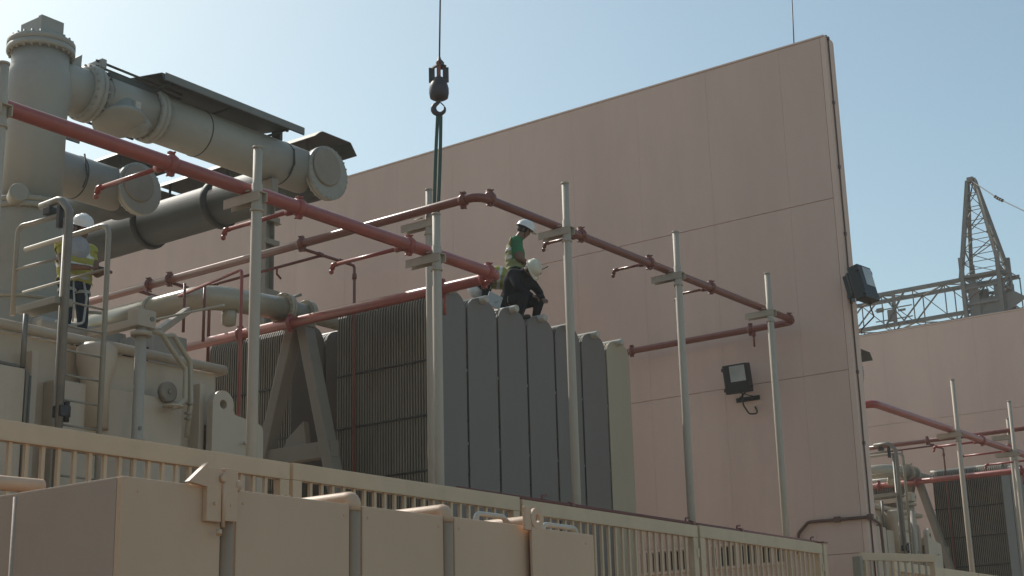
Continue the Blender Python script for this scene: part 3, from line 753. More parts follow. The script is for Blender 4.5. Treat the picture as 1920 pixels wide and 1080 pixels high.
def hood_y(x, y0, y1, label, z=DZ+.74):
    t = thing('duct_hood', label, 'hood', (x, y0, z), 'sheet metal sun hoods over the bus ducts')
    c = bm_(); sheet(c, [(x-.50, y0, z-.10), (x-.36, y0, z), (x+.34, y0, z), (x+.50, y0, z-.20)], (0, y1-y0, 0)); part('sheet', c, 'hood', t)
    c = bm_(); sheet(c, [(x-.545, y0+.01, z-.125), (x-.372, y0+.01, z+.020)], (0, y1-y0-.02, 0), .006); part('flap', c, 'cream', t)
    c = bm_()
    for y in (y0+.4, y1-.3):
        for s in (-.3, .3): box(c, (x+s-.02, y, z-.42), (x+s+.02, y+.03, z-.002), .003)
    part('hood_stay', c, 'hood', t)
    return t
hood_x(13.75, 16.72, 17, 'dark sheet hood over the slanting top left bus duct')
HD = hood_y(17.92, 16.75, 18.6, 'dark folded sheet hood over the drum at the bus duct end')
hood_y(17.92, 18.75, 21.0, 'dark sheet hood behind the drum hood, seen under the slanting duct', DZ+.72)
hood_y(17.92, 21.15, 24.0, 'dark sheet hood farthest along the cross duct', DZ+.72)
# second phase behind
y2, x2 = 20.1, 16.10
t = thing('bus_duct', 'second grey bus duct behind the red pipe, round drum end above the left worker', 'duct', (15, y2, DZ))
c = bm_(); tube(c, [(10.5, y2, DZ), (x2-.1, y2, DZ)], .375, 48); part('duct_tube', c, 'gis', t)
c = bm_(); lathe(c, (x2, y2-.28, DZ), (0, 1, 0), [(0, .395), (.05, .42), (.3, .43), (.60, .42), (.61, .36), (11, .36)], 48); part('cross_duct', c, 'ductshade', t)
c = bm_(); lathe(c, (x2, y2-.40, DZ), (0, 1, 0), [(0, .455), (.01, .465), (.07, .465), (.075, .45), (.085, .45), (.09, .465), (.14, .455)], 48); bolts(c, (x2, y2-.33, DZ), (0, 1, 0), .44, 24, .016, .09); part('end_flange', c, 'gis', t)
c = bm_(); lathe(c, (x2-.06, y2-.40, DZ+.07), (0, -1, 0), [(0, .33), (.03, .33), (.045, .31)], 40); part('cover_plate', c, 'frame', t)
c = bm_()
for x in (13.6, 15.0): lathe(c, (x, y2, DZ), (1, 0, 0), [(0, .376), (.002, .384), (.02, .384), (.022, .376)], 48)
tube(c, [(14.9, y2-.38, DZ+.3), (14.95, y2-.42, DZ-.1), (14.9, y2-.38, DZ-.3)], .016, 8); part('weld_band', c, 'hood', t)
hood_x(11.0, 14.6, y2, 'light-edged sheet hood over the second bus duct, left of its drum')
hood_y(x2+.25, y2-.3, y2+1.9, 'dark sheet hood over the second drum, behind the red pipe')
hood_y(x2+.25, y2+2.05, y2+4.5, 'dark sheet hood at the back of the second duct')
# duct supports
def duct_column(x, y, ztop, label):
    t = thing('duct_column', label, 'column', (x, y, 0))
    c = bm_(); box(c, (x-.10, y-.10, 0), (x-.085, y+.10, ztop)); box(c, (x+.085, y-.10, 0), (x+.10, y+.10, ztop)); box(c, (x-.084, y-.008, 0), (x+.084, y+.008, ztop)); part('shaft', c, 'frame', t)
    c = bm_(); box(c, (x-.16, y-.14, ztop+.001), (x+.16, y+.14, ztop+.02), .003)
    for z in (ztop-.35, ztop-.75, ztop-1.6): box(c, (x-.13, y-.13, z), (x+.19, y-.101, z+.09), .004); box(c, (x+.101, y-.1, z), (x+.26, y+.02, z+.012), .002)
    part('bracket', c, 'frame', t)
    c = bm_(); box(c, (x-.07, y-.2, ztop+.021), (x+.07, y+.2, DZ-.38), .01); part('saddle', c, 'frame', t)
    return t
duct_column(16.5, 17, 9.6, 'grey-beige steel column behind the pole, holding up the bus duct')

# ---------------------------------------------------------------- crane hook, sling and ropes
hy = 13.1
hp = at(823, 165, y=hy)
t = thing('crane_hook', 'black hook block hanging from the crane rope against the sky', 'hook', hp)
c = bm_(); tube(c, [at(824, 108, y=hy), at(827, -60, y=hy)+V((0, 0, .3))], .0125, 8); part('rope', c, 'rope', t)
c = bm_(); p = at(824, 117, y=hy); lathe(c, p-V((0, 0, .10)), (0, 0, 1), [(0, .022), (.03, .05), (.06, .032), (.08, .055), (.10, .055), (.13, .03), (.19, .018)], 14)
tube(c, [p+V((.03, 0, .05)), p+V((.07, -.02, .01)), p+V((.04, 0, -.1))], .014, 8); part('rope_socket', c, 'hook', t)
kx = Rt.copy(); kx.z = 0; kx.normalize()
zt = at(824, 122, y=hy).z; zb = at(823, 148, y=hy).z
c = bm_()
for s in (-1, 1):
    a = V((hp.x, hp.y, 0))+kx*s*.105
    bar(c, (a.x, a.y, zb-.06), (a.x, a.y, zt-.05), .03, .09, .006, hint=kx)
    bar(c, (a.x, a.y, zt-.06), V((hp.x, hp.y, zt+.0)), .03, .09, .006, hint=(0, 1, 0))
    a2 = V((hp.x, hp.y, 0))+kx*s*.055
part('yoke', c, 'hook', t)
c = bm_(); bar(c, (hp.x, hp.y, zb-.1), (hp.x, hp.y, zt+.05), .075, .06, .01, hint=kx); part('swivel', c, 'hookred', t)
z0 = at(823, 187, y=hy).z; z1 = zb+.02; h = z1-z0
c = bm_(); lathe(c, (hp.x, hp.y, z0), (0, 0, 1), [(0, .06), (.008, .10), (.03, .135), (h*.28, .148), (h*.5, .148), (h*.72, .128), (h*.9, .09), (h, .06)], 28); part('ball_weight', c, 'hook', t)
# hook: curved tapered sweep in the plane facing along kx
c = bm_(); zc = at(822, 203, y=hy).z
pts = []; rad = []
cen = V((hp.x, hp.y, zc))
for k in range(15):
    an = R(118)+R(262)*k/14
    pts.append(cen+kx*math.cos(an)*.085+V((0, 0, math.sin(an)*.085)))
    rad.append(.030+.016*math.sin(min(1, k/9)*PI) if k < 12 else .030-.006*(k-11))
pts = [V((hp.x, hp.y, z0+.02)), V((hp.x-kx.x*.008, hp.y-kx.y*.008, zc+.105))]+pts; rad = [.03, .028]+rad
tube(c, pts, .03, 12, radii=rad); part('hook', c, 'hook', t)
c = bm_(); tube(c, [cen+kx*.02+V((0, 0, .10)), cen+kx*.075+V((0, 0, .04))], .009, 8); part('safety_latch', c, 'hook', t)
# sling of two webbing legs over the hook
t = thing('lifting_sling', 'dark green webbing sling hanging from the crane hook down to the radiators', 'sling', cen)
zs_ = zc-.085
for s, e in ((-.022, (814, 405)), (.024, (821, 405))):
    q = at(*e, y=hy); q2 = at(815, 548, y=hy)
    for dd in (-.5, .5):
        pass
    c = bm_()
    A = V((hp.x, hp.y, zs_+.02))+kx*s
    mid = q; n = 10; pts = [A+(mid-A)*(k/n)+kx*s*.35*math.sin(PI*k/n) for k in range(n+1)]+[mid+(q2-mid)*.5, q2]
    for i in range(len(pts)-1): bar(c, pts[i], pts[i+1]+(pts[i+1]-pts[i]).normalized()*.004, .05, .016, 0, hint=(.6, .8, 0))
    part('strap', c, 'sling', t)
o = thing('crane_rope', 'second thin crane rope hanging behind the wall top near its right end', 'rope', at(1489, 75, y=18))
c = bm_(); a, b2 = at(1490, 110, y=18), at(1483, -40, y=18); tube(c, [a-(b2-a)*.4, b2], .02, 8); part('rope', c, 'rope', o)
c = bm_(); lathe(c, a-(b2-a)*.4, (0, 0, -1), [(0, .03), (.1, .08), (.3, .12), (.5, .08)], 16); part('rope_end', c, 'hook', o)

# ---------------------------------------------------------------- floodlights
def floodlight(name_label, p, face, tilt, w_=.44, h_=.52, d_=.20, gx=0):
    """p centre of the housing; face = direction the glass looks (horizontal vector), tilt down in rad"""
    t = thing('floodlight', name_label, 'floodlight', p, 'black floodlights on the pink wall')
    f = V(face).normalized(); sx = f.cross(V((0, 0, 1))).normalized()
    M = Matrix.Identity(4)
    fd = (f*math.cos(tilt)+V((0, 0, -math.sin(tilt)))).normalized(); u = sx.cross(fd).normalized()
    for i in range(3): M[i][0] = sx[i]; M[i][1] = fd[i]; M[i][2] = u[i]; M[i][3] = p[i]
    c = bm_(); box(c, (-w_/2, -d_*.35, -h_*.5), (w_/2, d_*.5, h_*.5), .02, M)
    box(c, (-w_*.40, -d_*.75, -h_*.30), (w_*.40, -d_*.351, h_*.42), .05, M)
    for k in range(6): box(c, (-w_*.36+k*w_*.145, -d_*.95, -h_*.25), (-w_*.34+k*w_*.145, -d_*.70, h_*.35), .002, M)
    for s in (-1, 1):
        for k in (.35, -.35): box(c, (s*w_*.5-.012, d_*.3, k*h_-.03), (s*w_*.5+.02, d_*.5, k*h_+.03), .005, M)
    part('housing', c, 'lamp', t)
    c = bm_(); box(c, (-w_*.42+gx, d_*.502, -h_*.10), (w_*.42+gx, d_*.53, h_*.45), .012, M) if False else box(c, (-w_*.43, d_*.502, -h_*.10), (w_*.20, d_*.53, h_*.44), .008, M)
    part('glass', c, 'glass', t)
    return t, M
fl, M = floodlight('black floodlight with a pale glass on the face of the pink wall', at(1384, 710, x=22.55), (-1, 0, 0), R(10), .46, .50, .20)
c = bm_(); box(c, (WX-.02, 11.5, 6.45), (WX-.003, 11.95, 6.53), .003); bar(c, M @ V((-.25, 0, -.15)), (WX-.01, 11.93, 6.49), .03, .008); bar(c, M @ V((.25, 0, -.15)), (WX-.01, 11.53, 6.49), .03, .008); part('bracket', c, 'lamp', fl)
c = bm_(); a = M @ V((-.04, 0, -.26)); tube(c, [a, a+V((0, 0, -.2)), a+V((.1, -.05, -.35)), a+V((.22, -.16, -.34)), V((WX-.01, 11.60, a.z-.20))], .014, 8, .08); part('cable', c, 'dark', fl)
fl2, M = floodlight('black floodlight sticking out from the near end of the pink wall', at(1617, 534, y=9.42), (-.12, -1, 0), R(-12), .44, .60, .24)
c = bm_(); bar(c, M @ V((0, -.1, -.2)), (23.05, WY0-.005, 7.98), .05, .012); box(c, (22.88, WY0-.02, 7.92), (23.16, WY0-.003, 8.02), .003); part('bracket', c, 'lamp', fl2)
c = bm_(); a = M @ V((-.1, 0, -.26)); tube(c, [a, a+V((0, 0, -.12)), a+V((.12, 0, -.26)), V((23.28, WY0-.02, 7.45)), V((23.32, WY0-.02, 7.4))], .013, 8, .06); part('cable', c, 'brown', fl2)

# ---------------------------------------------------------------- far lattice gantry
t = thing('lattice_gantry', 'steel lattice gantry with a peaked mast behind the far wall', 'gantry', (62, 20.3, 0))
GX, GY = 62, 20.15
pk = at(1820, 338, x=GX)
zb = 18.55
hw = 1.0
corners = [(GX-hw*.55, GY-hw*.85), (GX+hw*.85, GY-hw*.85), (GX+hw*.85, GY+hw*.72), (GX-hw*.55, GY+hw*.72)]
c = bm_()
top = [V((pk.x+(x-GX)*.10, pk.y+(y-GY)*.10, pk.z)) for x, y in corners]
bot = [V((x, y, zb)) for x, y in corners]
for a, b2 in zip(top, bot): angle_bar(c, b2, a, .17, .05)
nl = 7
lv = [[b2+(a-b2)*(1-(1-k/nl)**1.0) for a, b2 in zip(top, bot)] for k in range(nl+1)]
for k in range(nl):
    for i in range(4):
        j = (i+1) % 4
        if k % 2: bar(c, lv[k][i], lv[k+1][j], .06, .025)
        else: bar(c, lv[k][j], lv[k+1][i], .06, .025)
        if k: bar(c, lv[k][i], lv[k][j], .05, .02)
box(c, pk-V((.14, .14, .1)), pk+V((.14, .14, .12)), .02)
part('peak', c, 'galv', t)
c = bm_()
dz = 2.0
for x, y in corners: bar(c, (x, y, 0), (x, y, zb+.9), .17, .16)
for k in range(12):
    z0 = zb-1.9-k*1.4
    for i in range(4):
        j = (i+1) % 4; a, b2 = corners[i], corners[j]
        bar(c, (a[0], a[1], z0 if k % 2 else z0-1.4), (b2[0], b2[1], z0-1.4 if k % 2 else z0), .07, .02)
for z0 in (zb+.02, zb-.5, zb-1.2, zb-1.75):
    for i in range(4):
        j = (i+1) % 4; a, b2 = corners[i], corners[j]
        bar(c, (a[0], a[1], z0), (b2[0], b2[1], z0), .09, .11)
for i in range(4):
    j = (i+1) % 4; a, b2 = corners[i], corners[j]
    bar(c, (a[0], a[1], zb), (b2[0], b2[1], zb-1.1), .09, .02); bar(c, (b2[0], b2[1], zb), (a[0], a[1], zb-1.1), .09, .02)
part('mast', c, 'galv', t)
# horizontal beam along +Y
c = bm_()
bx0, bx1, bz0, bz1, by0, by1 = GX-.45, GX+.75, 17.0, 18.45, GY-1.3, GY+16
ch = [(bx0, bz0), (bx1, bz0), (bx1, bz1), (bx0, bz1)]
for x, z in ch: angle_bar(c, (x, by0, z), (x, by1, z), .16, .025)
n = 12; st = (by1-by0)/n
for k in range(n):
    ya, yb_ = by0+k*st, by0+(k+1)*st
    for i in range(4):
        j = (i+1) % 4; a, b2 = ch[i], ch[j]
        if (k+i) % 2: bar(c, (a[0], ya, a[1]), (b2[0], yb_, b2[1]), .11, .03)
        else: bar(c, (b2[0], ya, b2[1]), (a[0], yb_, a[1]), .11, .03)
        bar(c, (a[0], ya, a[1]), (b2[0], ya, b2[1]), .05, .02)
prism(c, [(bx0-.03, by0-.6, bz0+.25), (bx0-.03, by0-.1, bz0+.6), (bx0-.03, by0+1.6, bz0+.5), (bx0-.03, by0+1.6, bz0-.25), (bx0-.03, by0+.3, bz0-.2)], (.02, 0, 0))
for q in (3.9, 7.7):
    for r_ in (-.5, .0, .5): box(c, (bx0-.06, GY+q+r_, bz0+.2+abs(r_)), (bx0-.03, GY+q+r_+.34, bz0+.75+r_*.3)); bar(c, (bx0-.04, GY+q+r_, bz0), (bx0-.04, GY+q-r_, bz1), .16, .03)
    for z in (bz0+.3, bz0+.8): bar(c, (bx0-.05, GY+q-.8, z), (bx0-.05, GY+q+.9, z), .10, .03)
for y in (by0+.5, by0+1.6):
    box(c, (bx0-.07, y-.2, bz0-.3), (bx0-.04, y+.25, bz1-.2)); box(c, (bx1+.04, y-.2, bz0-.3), (bx1+.07, y+.25, bz1-.2))
part('beam', c, 'galv', t)
t2 = thing('overhead_wire', 'earth wire running down right from the gantry peak', 'wire', pk)
c = bm_(); e = at(1925, 398, x=58); mid = (pk+e)/2-V((0, 0, .12)); wp = [pk.lerp(mid, k/4) if k < 4 else mid.lerp(e, (k-4)/4) for k in range(9)]
tube(c, wp+[e+(e-pk)*3], .022, 6)
part('wire', c, 'dark', t2)
c = bm_()
for s in (.46, .50, .54, .58): p = pk.lerp(e, s)-V((0, 0, .12*(1-abs(s-.5)*2))); lathe(c, p-(e-pk).normalized()*.06, (e-pk), [(0, .02), (.02, .07), (.1, .07), (.12, .02)], 10)
part('damper', c, 'dark', t2)

# ---------------------------------------------------------------- foreground enclosure
t = thing('steel_enclosure', 'big beige panelled steel enclosure filling the bottom left foreground', 'enclosure', (5.68, 7, 0))
EX0, EX1, EY, EZ = 5.678, 10.67, 7.0, 2.925
posts = [6.52, 7.70, 8.72, 9.80]
c = bm_()
xs = [EX0]+posts+[EX1]
for i in range(len(xs)-1):
    a = xs[i]+(.0 if i == 0 else .065); b2 = xs[i+1]-(.0 if i == len(xs)-2 else .065)
    box(c, (a, EY, 0), (b2, EY+.05, EZ+random.uniform(-.006, .004)), .01)
part('front_panel', c, 'panel', t)
c = bm_(); box(c, (EX0, EY+.051, 0), (EX0+.05, 10.0-.8, EZ-.004), .01); part('side_panel', c, 'panelshade', t)
c = bm_(); box(c, (EX1-.05, EY+.051, 0), (EX1-.004, 9.2, EZ-.004), .01); part('end_panel', c, 'panel', t)
c = bm_()
for i_ in range(len(xs)-1):
    for zz in (2.84, 2.2):
        for xx in (xs[i_]+.12, xs[i_+1]-.12): tube(c, [(xx, EY-.006, zz), (xx, EY+.01, zz)], .009, 6)
part('fixings', c, 'panel', t)
c = bm_(); tube(c, [(EX0+.01, EY+1.02, 0), (EX0+.01, EY+1.02, EZ-.03)], .022, 10); part('side_seam', c, 'panelshade', t)
for i, x in enumerate(posts):
    c = bm_()
    if i == 0: tube(c, [(x, EY+.03, 0), (x, EY+.03, EZ+.06)], .055, 18)
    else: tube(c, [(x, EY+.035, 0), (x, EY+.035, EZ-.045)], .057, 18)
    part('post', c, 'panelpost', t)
    if i:
        c = bm_(); tube(c, [(x, EY+.035, EZ-.044), (x, EY+.035, EZ+.035), (x, EY+1.9, EZ+.035)], .060, 18, .07); part('top_tube', c, 'panel', t)
    c = bm_(); box(c, (x-.066, EY+.03, 0), (x-.058, EY+.06, EZ-.02)); part('seam', c, 'brown', t)
# bracket with hinge plates on first post
p = at(428, 914, y=6.9)
c = bm_(); box(c, (p.x-.12, 6.955, p.z-.21), (p.x+.0, 6.999, p.z+.12), .006); box(c, (p.x+.02, 6.945, p.z-.20), (p.x+.125, 6.999, p.z+.13), .006)
prism(c, [(p.x-.27, 6.955, p.z+.02), (p.x-.12, 6.955, p.z+.0), (p.x-.12, 6.955, p.z+.15), (p.x-.19, 6.955, p.z+.09)], (0, .04, 0))
tube(c, [(p.x+.012, 6.95, p.z-.24), (p.x+.012, 6.95, p.z+.1)], .012, 10); lathe(c, (p.x+.0, 6.95, p.z+.06), (0, -1, 0), [(0, .028), (.02, .02)], 12); lathe(c, (p.x+.13, 6.98, p.z+.03), (1, 0, 0), [(-.02, .04), (.025, .04), (.03, .03)], 14)
tube(c, [(p.x-.02, 6.95, p.z-.26), (p.x-.03, 6.94, p.z-.29)], .018, 10)
for k_ in (0, 1): tube(c, [(p.x-.06+.13*k_, 6.94, p.z-.1), (p.x-.06+.13*k_, 6.96, p.z-.1)], .010, 6)
part('hinge_bracket', c, 'panel', t)
# lug with hole on last post
p = at(1008, 972, y=6.93)
c = bm_(); plate_hole(c, p.x, p.z, .085, .032, 6.93, .03, 20); box(c, (p.x-.08, 6.932, p.z-.75), (p.x+.085, 6.958, p.z-.07), .006); box(c, (p.x-.16, 6.935, p.z-.10), (p.x-.075, 6.965, p.z+.09), .01)
part('lifting_lug', c, 'panel', t)
for px0, px1, pyy in ((892, 948, 972), (1018, 1080, 992)):
    a = at(px0, pyy, y=7.25); b2 = at(px1, pyy, y=7.25)
    c = bm_(); zz = a.z+.04; tube(c, [(a.x, 7.25, EZ-.2), (a.x, 7.25, zz), (b2.x, 7.25, zz), (b2.x, 7.25, EZ-.2)], .022, 12, .06); part('grab_handle', c, 'radcap', t)
c = bm_(); tube(c, [at(-40, 902, y=8.6), at(78, 912, y=8.6)], .05, 14); part('back_tube', c, 'panel', t)

# ---------------------------------------------------------------- people
def lerp(a, b, s): return a+(b-a)*s
def person(base, az, J, zones, label, mats, vest=None, vcut=False, helmet='helmet', brim_dir=None, headtilt=None, curl=.5, extras=None, bulk=1.0):
    """J: joint positions in local metres (x forward, y left, z up), body grown as one continuous surface"""
    t = thing('person', label, 'person', base)
    t.rotation_euler = (0, 0, az)
    J = {k: V(v) for k, v in J.items()}
    bm = bm_()
    def blob(p, r, sc=(1, 1, 1)):
        bmesh.ops.create_icosphere(bm, subdivisions=2, radius=r, matrix=Matrix.Translation(p) @ Matrix.Diagonal((*sc, 1)))
    def limb(a, b, ra, rb, n=5, k_=None):
        a = V(a); b = V(b)
        if min(ra, rb) > .04: ra *= bulk; rb *= bulk
        tube(bm, [lerp(a, b, k/n) for k in range(n+1)], 1, 12, radii=[lerp(ra, rb, k/n) for k in range(n+1)])
        blob(a, ra*.99); blob(b, rb*.99)
    H, N, C_, P = J['head'], J['neck'], J['chest'], J['hips']
    side = (J['shl']-J['shr']).normalized()
    # torso
    for s in range(7):
        f = s/6; q = lerp(P, C_, f); r = [.155, .145, .138, .142, .152, .158, .14][s]
        for k in (-1, 0, 1): blob(q+side*k*.075*(1.0 if s < 2 else .9+.06*s), r*.86*bulk)
    limb(C_, N, .115, .062); limb(J['shl'], J['shr'], .078, .078, 8); limb(C_+side*.1, J['shl'], .09, .078); limb(C_-side*.1, J['shr'], .09, .078)
    limb(N, H-(H-N).normalized()*.06, .062, .058)
    for s in 'lr':
        limb(J['sh'+s], J['el'+s], .066, .048); limb(J['el'+s], J['wr'+s], .047, .031)
        limb(P+side*(.09 if s == 'l' else -.09), J['kn'+s], .098, .066); limb(J['kn'+s], J['an'+s], .066, .044)
        f = J['an'+s]; ft = J.get('toe'+s, f+V((.17, 0, -.04)))
        limb(f-V((0, 0, .03)), ft, .045, .035)
    # head
    hu = (H-N).normalized(); hf = J['face'].normalized(); hf = (hf-hu*hf.dot(hu)).normalized(); hs = hu.cross(hf)
    HM = Matrix.Identity(4)
    for i in range(3): HM[i][0] = hf[i]; HM[i][1] = hs[i]; HM[i][2] = hu[i]; HM[i][3] = H[i]
    def hb(p, r, sc=(1, 1, 1)): bmesh.ops.create_icosphere(bm, subdivisions=2, radius=r, matrix=HM @ Matrix.Translation(p) @ Matrix.Diagonal((*sc, 1)))
    hb((0, 0, .03), .095, (1.02, .8, 1.05)); hb((.03, 0, -.05), .065, (1.0, .85, 1.1)); hb((.065, 0, -.085), .028)
    hb((.102, 0, -.01), .016, (1, .8, 1.8)); hb((.088, 0, -.052), .022, (.8, 1.1, .6)); hb((.086, 0, .03), .03, (.6, 2.0, .5))
    for s in (-1, 1): hb((-.005, s*.08, 0), .028, (.6, .4, 1.1))
    me = bpy.data.meshes.new('body'); bm.to_mesh(me); bm.free()
    o = bpy.data.objects.new('body', me); COL.objects.link(o)
    rm = o.modifiers.new('r', 'REMESH'); rm.mode = 'VOXEL'; rm.voxel_size = .0135; rm.use_smooth_shade = True
    sm = o.modifiers.new('s', 'SMOOTH'); sm.factor = .5; sm.iterations = 5
    dg = bpy.context.evaluated_depsgraph_get(); ev = o.evaluated_get(dg); me2 = bpy.data.meshes.new_from_object(ev)
    o.modifiers.clear(); o.data = me2
    # cloth folds: small displacement, not on the head
    rnd = random.Random(3)
    segs = []
    for s in 'lr':
        segs += [('uarm', J['sh'+s], J['el'+s], .066, .048), ('farm', J['el'+s], J['wr'+s], .047, .031), ('thigh', P+side*(.09 if s == 'l' else -.09), J['kn'+s], .098, .066), ('shin', J['kn'+s], J['an'+s], .066, .044), ('foot', J['an'+s]-V((0, 0, .03)), J.get('toe'+s, J['an'+s]+V((.17, 0, -.04))), .045, .035)]
    segs += [('torso', lerp(P, C_, .25), lerp(C_, N, .3), .19, .19), ('hipz', P-V((0, 0, .02)), lerp(P, C_, .12), .17, .17), ('neckz', lerp(C_, N, .75), lerp(N, H, .4), .06, .06), ('headz', lerp(N, H, .7), H+hu*.1, .1, .1)]
    def zone(p):
        best = None
        for nme, a, b, ra, rb in segs:
            ab = b-a; s = max(0, min(1, (p-a).dot(ab)/ab.length_squared)); dd = (p-(a+ab*s)).length-lerp(ra, rb, s)
            if best is None or dd < best[0]: best = (dd, nme, s)
        return best
    names = []
    for k in [v for kk, v in zones.items() if kk[0] != '_']:
        if k not in names: names.append(k)
    me2.materials.clear()
    for k in names: me2.materials.append(MT[k])
    fz = []
    for f in me2.polygons:
        zn = zone(f.center); key = zn[1]
        if key == 'uarm' and zn[2] > zones.get('_sleeve', 1.2): key = 'farm'
        fz.append(key); f.material_index = names.index(zones[key]); f.use_smooth = True
    o.parent = t; o.name = 'body'
    # hands
    for s in 'lr':
        wd = (J['wr'+s]-J['el'+s]).normalized(); W_ = J['wr'+s]
        pn = J.get('palm'+s, V((0, 0, -1))); pn = (pn-wd*pn.dot(wd)).normalized(); tv = wd.cross(pn)*(1 if s == 'l' else -1)
        hbm = bm_()
        pc = W_+wd*.05
        bmesh.ops.create_icosphere(hbm, subdivisions=2, radius=.045, matrix=Matrix.Translation(pc) @ (lambda: Matrix(((wd.x*1.1, tv.x*.95, pn.x*.38, 0), (wd.y*1.1, tv.y*.95, pn.y*.38, 0), (wd.z*1.1, tv.z*.95, pn.z*.38, 0), (0, 0, 0, 1))))())
        for k, L in enumerate((.068, .078, .072, .056)):
            r0 = pc+wd*.035+tv*(.028-.019*k); p1 = r0+wd*L*.42+pn*L*.12*curl; p2 = p1+wd*L*.25*(1-curl*.5)+pn*L*.35*curl; p3 = p2+wd*L*.15*(1-curl)+pn*L*.30*curl
            tube(hbm, [r0, p1, p2, p3], 1, 8, radii=[.0095, .009, .0085, .006])
        r0 = W_+wd*.02+tv*.026; tube(hbm, [r0, r0+tv*.022+wd*.025+pn*.01, r0+tv*.026+wd*.05+pn*.02], 1, 8, radii=[.012, .0105, .008])
        for f in hbm.faces: f.smooth = True
        h_ = build('hand', hbm, mats.get('hand', 'skin'), o)
    # hair
    c = bm_(); bmesh.ops.create_icosphere(c, subdivisions=3, radius=.1, matrix=HM @ Matrix.Translation((-.018, 0, .025)) @ Matrix.Diagonal((.98, .85, 1.05, 1)))
    for f in c.faces: f.smooth = True
    build('hair', c, 'hair', t)
    # helmet
    T = HM @ Matrix.Translation((0, 0, .055)) @ Matrix.Rotation(-.12, 4, 'Y')
    c = bm_(); seg = 28; rings = []
    for k in range(8):
        an = k/7*PI/2; rr_ = math.cos(an); zz = math.sin(an)*.125
        rings.append([c.verts.new(T @ V((math.cos(q*2*PI/seg)*.145*rr_**.75+(.0), math.sin(q*2*PI/seg)*.115*rr_**.75, zz))) for q in range(seg)] if k < 7 else [c.verts.new(T @ V((0, 0, .127)))])
    for k in range(7):
        for q in range(seg):
            q2 = (q+1) % seg
            f = c.faces.new((rings[k][q], rings[k][q2], rings[k+1][q2], rings[k+1][q])) if k < 6 else c.faces.new((rings[k][q], rings[k][q2], rings[7][0]))
            f.smooth = True
    # brim
    ri = [c.verts.new(T @ V((math.cos(q*2*PI/seg)*.146, math.sin(q*2*PI/seg)*.116, .0))) for q in range(seg)]
    ro = [c.verts.new(T @ V((math.cos(q*2*PI/seg)*(.157+.048*max(0, math.cos(q*2*PI/seg))**2), math.sin(q*2*PI/seg)*.128, -.008-.012*max(0, math.cos(q*2*PI/seg))))) for q in range(seg)]
    rl = [c.verts.new(v.co-(T.to_3x3() @ V((0, 0, .006)))) for v in ro]; rb_ = [c.verts.new(T @ V((math.cos(q*2*PI/seg)*.138, math.sin(q*2*PI/seg)*.108, -.008))) for q in range(seg)]
    for q in range(seg):
        q2 = (q+1) % seg
        for A, B in ((ri, ro), (ro, rl), (rl, rb_)): f = c.faces.new((A[q], A[q2], B[q2], B[q])); f.smooth = True
    ridge = [T @ V((math.cos(a)*.146, 0, math.sin(a)*.130)) for a in [R(20)+R(140)*k/10 for k in range(11)]]
    tube(c, ridge, .008, 6)
    hm = build('helmet', c, helmet, t)
    c = bm_(); tube(c, [HM @ V((.02, .085, .05)), HM @ V((.055, .06, -.07)), HM @ V((.07, 0, -.115)), HM @ V((.055, -.06, -.07)), HM @ V((.02, -.085, .05))], .005, 6)
    build('chin_strap', c, 'overall', hm)
    # vest: torso faces pushed out
    hf_b = V((1, 0, 0))
    if vest:
        c = bmesh.new(); c.from_mesh(me2); c.faces.ensure_lookup_table()
        kill = [f for f in c.faces if not (fz[f.index] == 'torso' or (fz[f.index] == 'uarm' and zone(f.calc_center_median())[2] < .12))]
        if vcut:
            kk = set(kill); kill += [f for f in c.faces if f not in kk and (f.calc_center_median()-lerp(P, C_, .5)).dot(hf_b) > -.05 and (f.calc_center_median()-P).dot((C_-P).normalized()) > .16]
        bmesh.ops.delete(c, geom=kill, context='FACES')
        c.normal_update()
        for v in c.verts: v.co += v.normal*(.016+.006*math.sin(v.co.z*60+v.co.y*25))
        bmesh.ops.solidify(c, geom=c.faces[:], thickness=.006)
        vm = bpy.data.meshes.new('vest'); 
        c.to_mesh(vm); c.free(); vm.materials.append(MT[vest]); vm.materials.append(MT['reflect'])
        vo = bpy.data.objects.new('vest', vm); COL.objects.link(vo); vo.parent = t
        tv_ = (C_-P).normalized()
        for f in vm.polygons:
            s = (f.center-P).dot(tv_); l = (f.center-P).dot(side); f.use_smooth = True
            if (.17 < s < .215) or (.30 < s < .335) or (abs(abs(l)-.10) < .022 and s > .33): f.material_index = 1
    # harness straps around the thighs / waist
    c = bm_()
    for s in 'lr':
        a = P+side*(.09 if s == 'l' else -.09); k = J['kn'+s]; d = (k-a).normalized(); q = lerp(a, k, .25)
        u = d.cross(side).normalized(); v2 = d.cross(u)
        ring = [q+(u*math.cos(z*2*PI/16)+v2*math.sin(z*2*PI/16))*.105 for z in range(17)]
        for z in range(16): bar(c, ring[z], ring[z+1], .006, .035, 0, hint=d)
    q = lerp(P, C_, .15); d = (C_-P).normalized(); u = d.cross(side).normalized()
    ring = [q+u*math.cos(z*2*PI/20)*.155+side*math.sin(z*2*PI/20)*.195 for z in range(21)]
    for z in range(20): bar(c, ring[z], ring[z+1], .006, .04, 0, hint=d)
    build('harness', c, 'strap', t)
    if extras: extras(t, J, HM, side)
    return t

AZR = math.atan2(Rt.y, Rt.x)      # towards the right of the photo
RT = 7.0
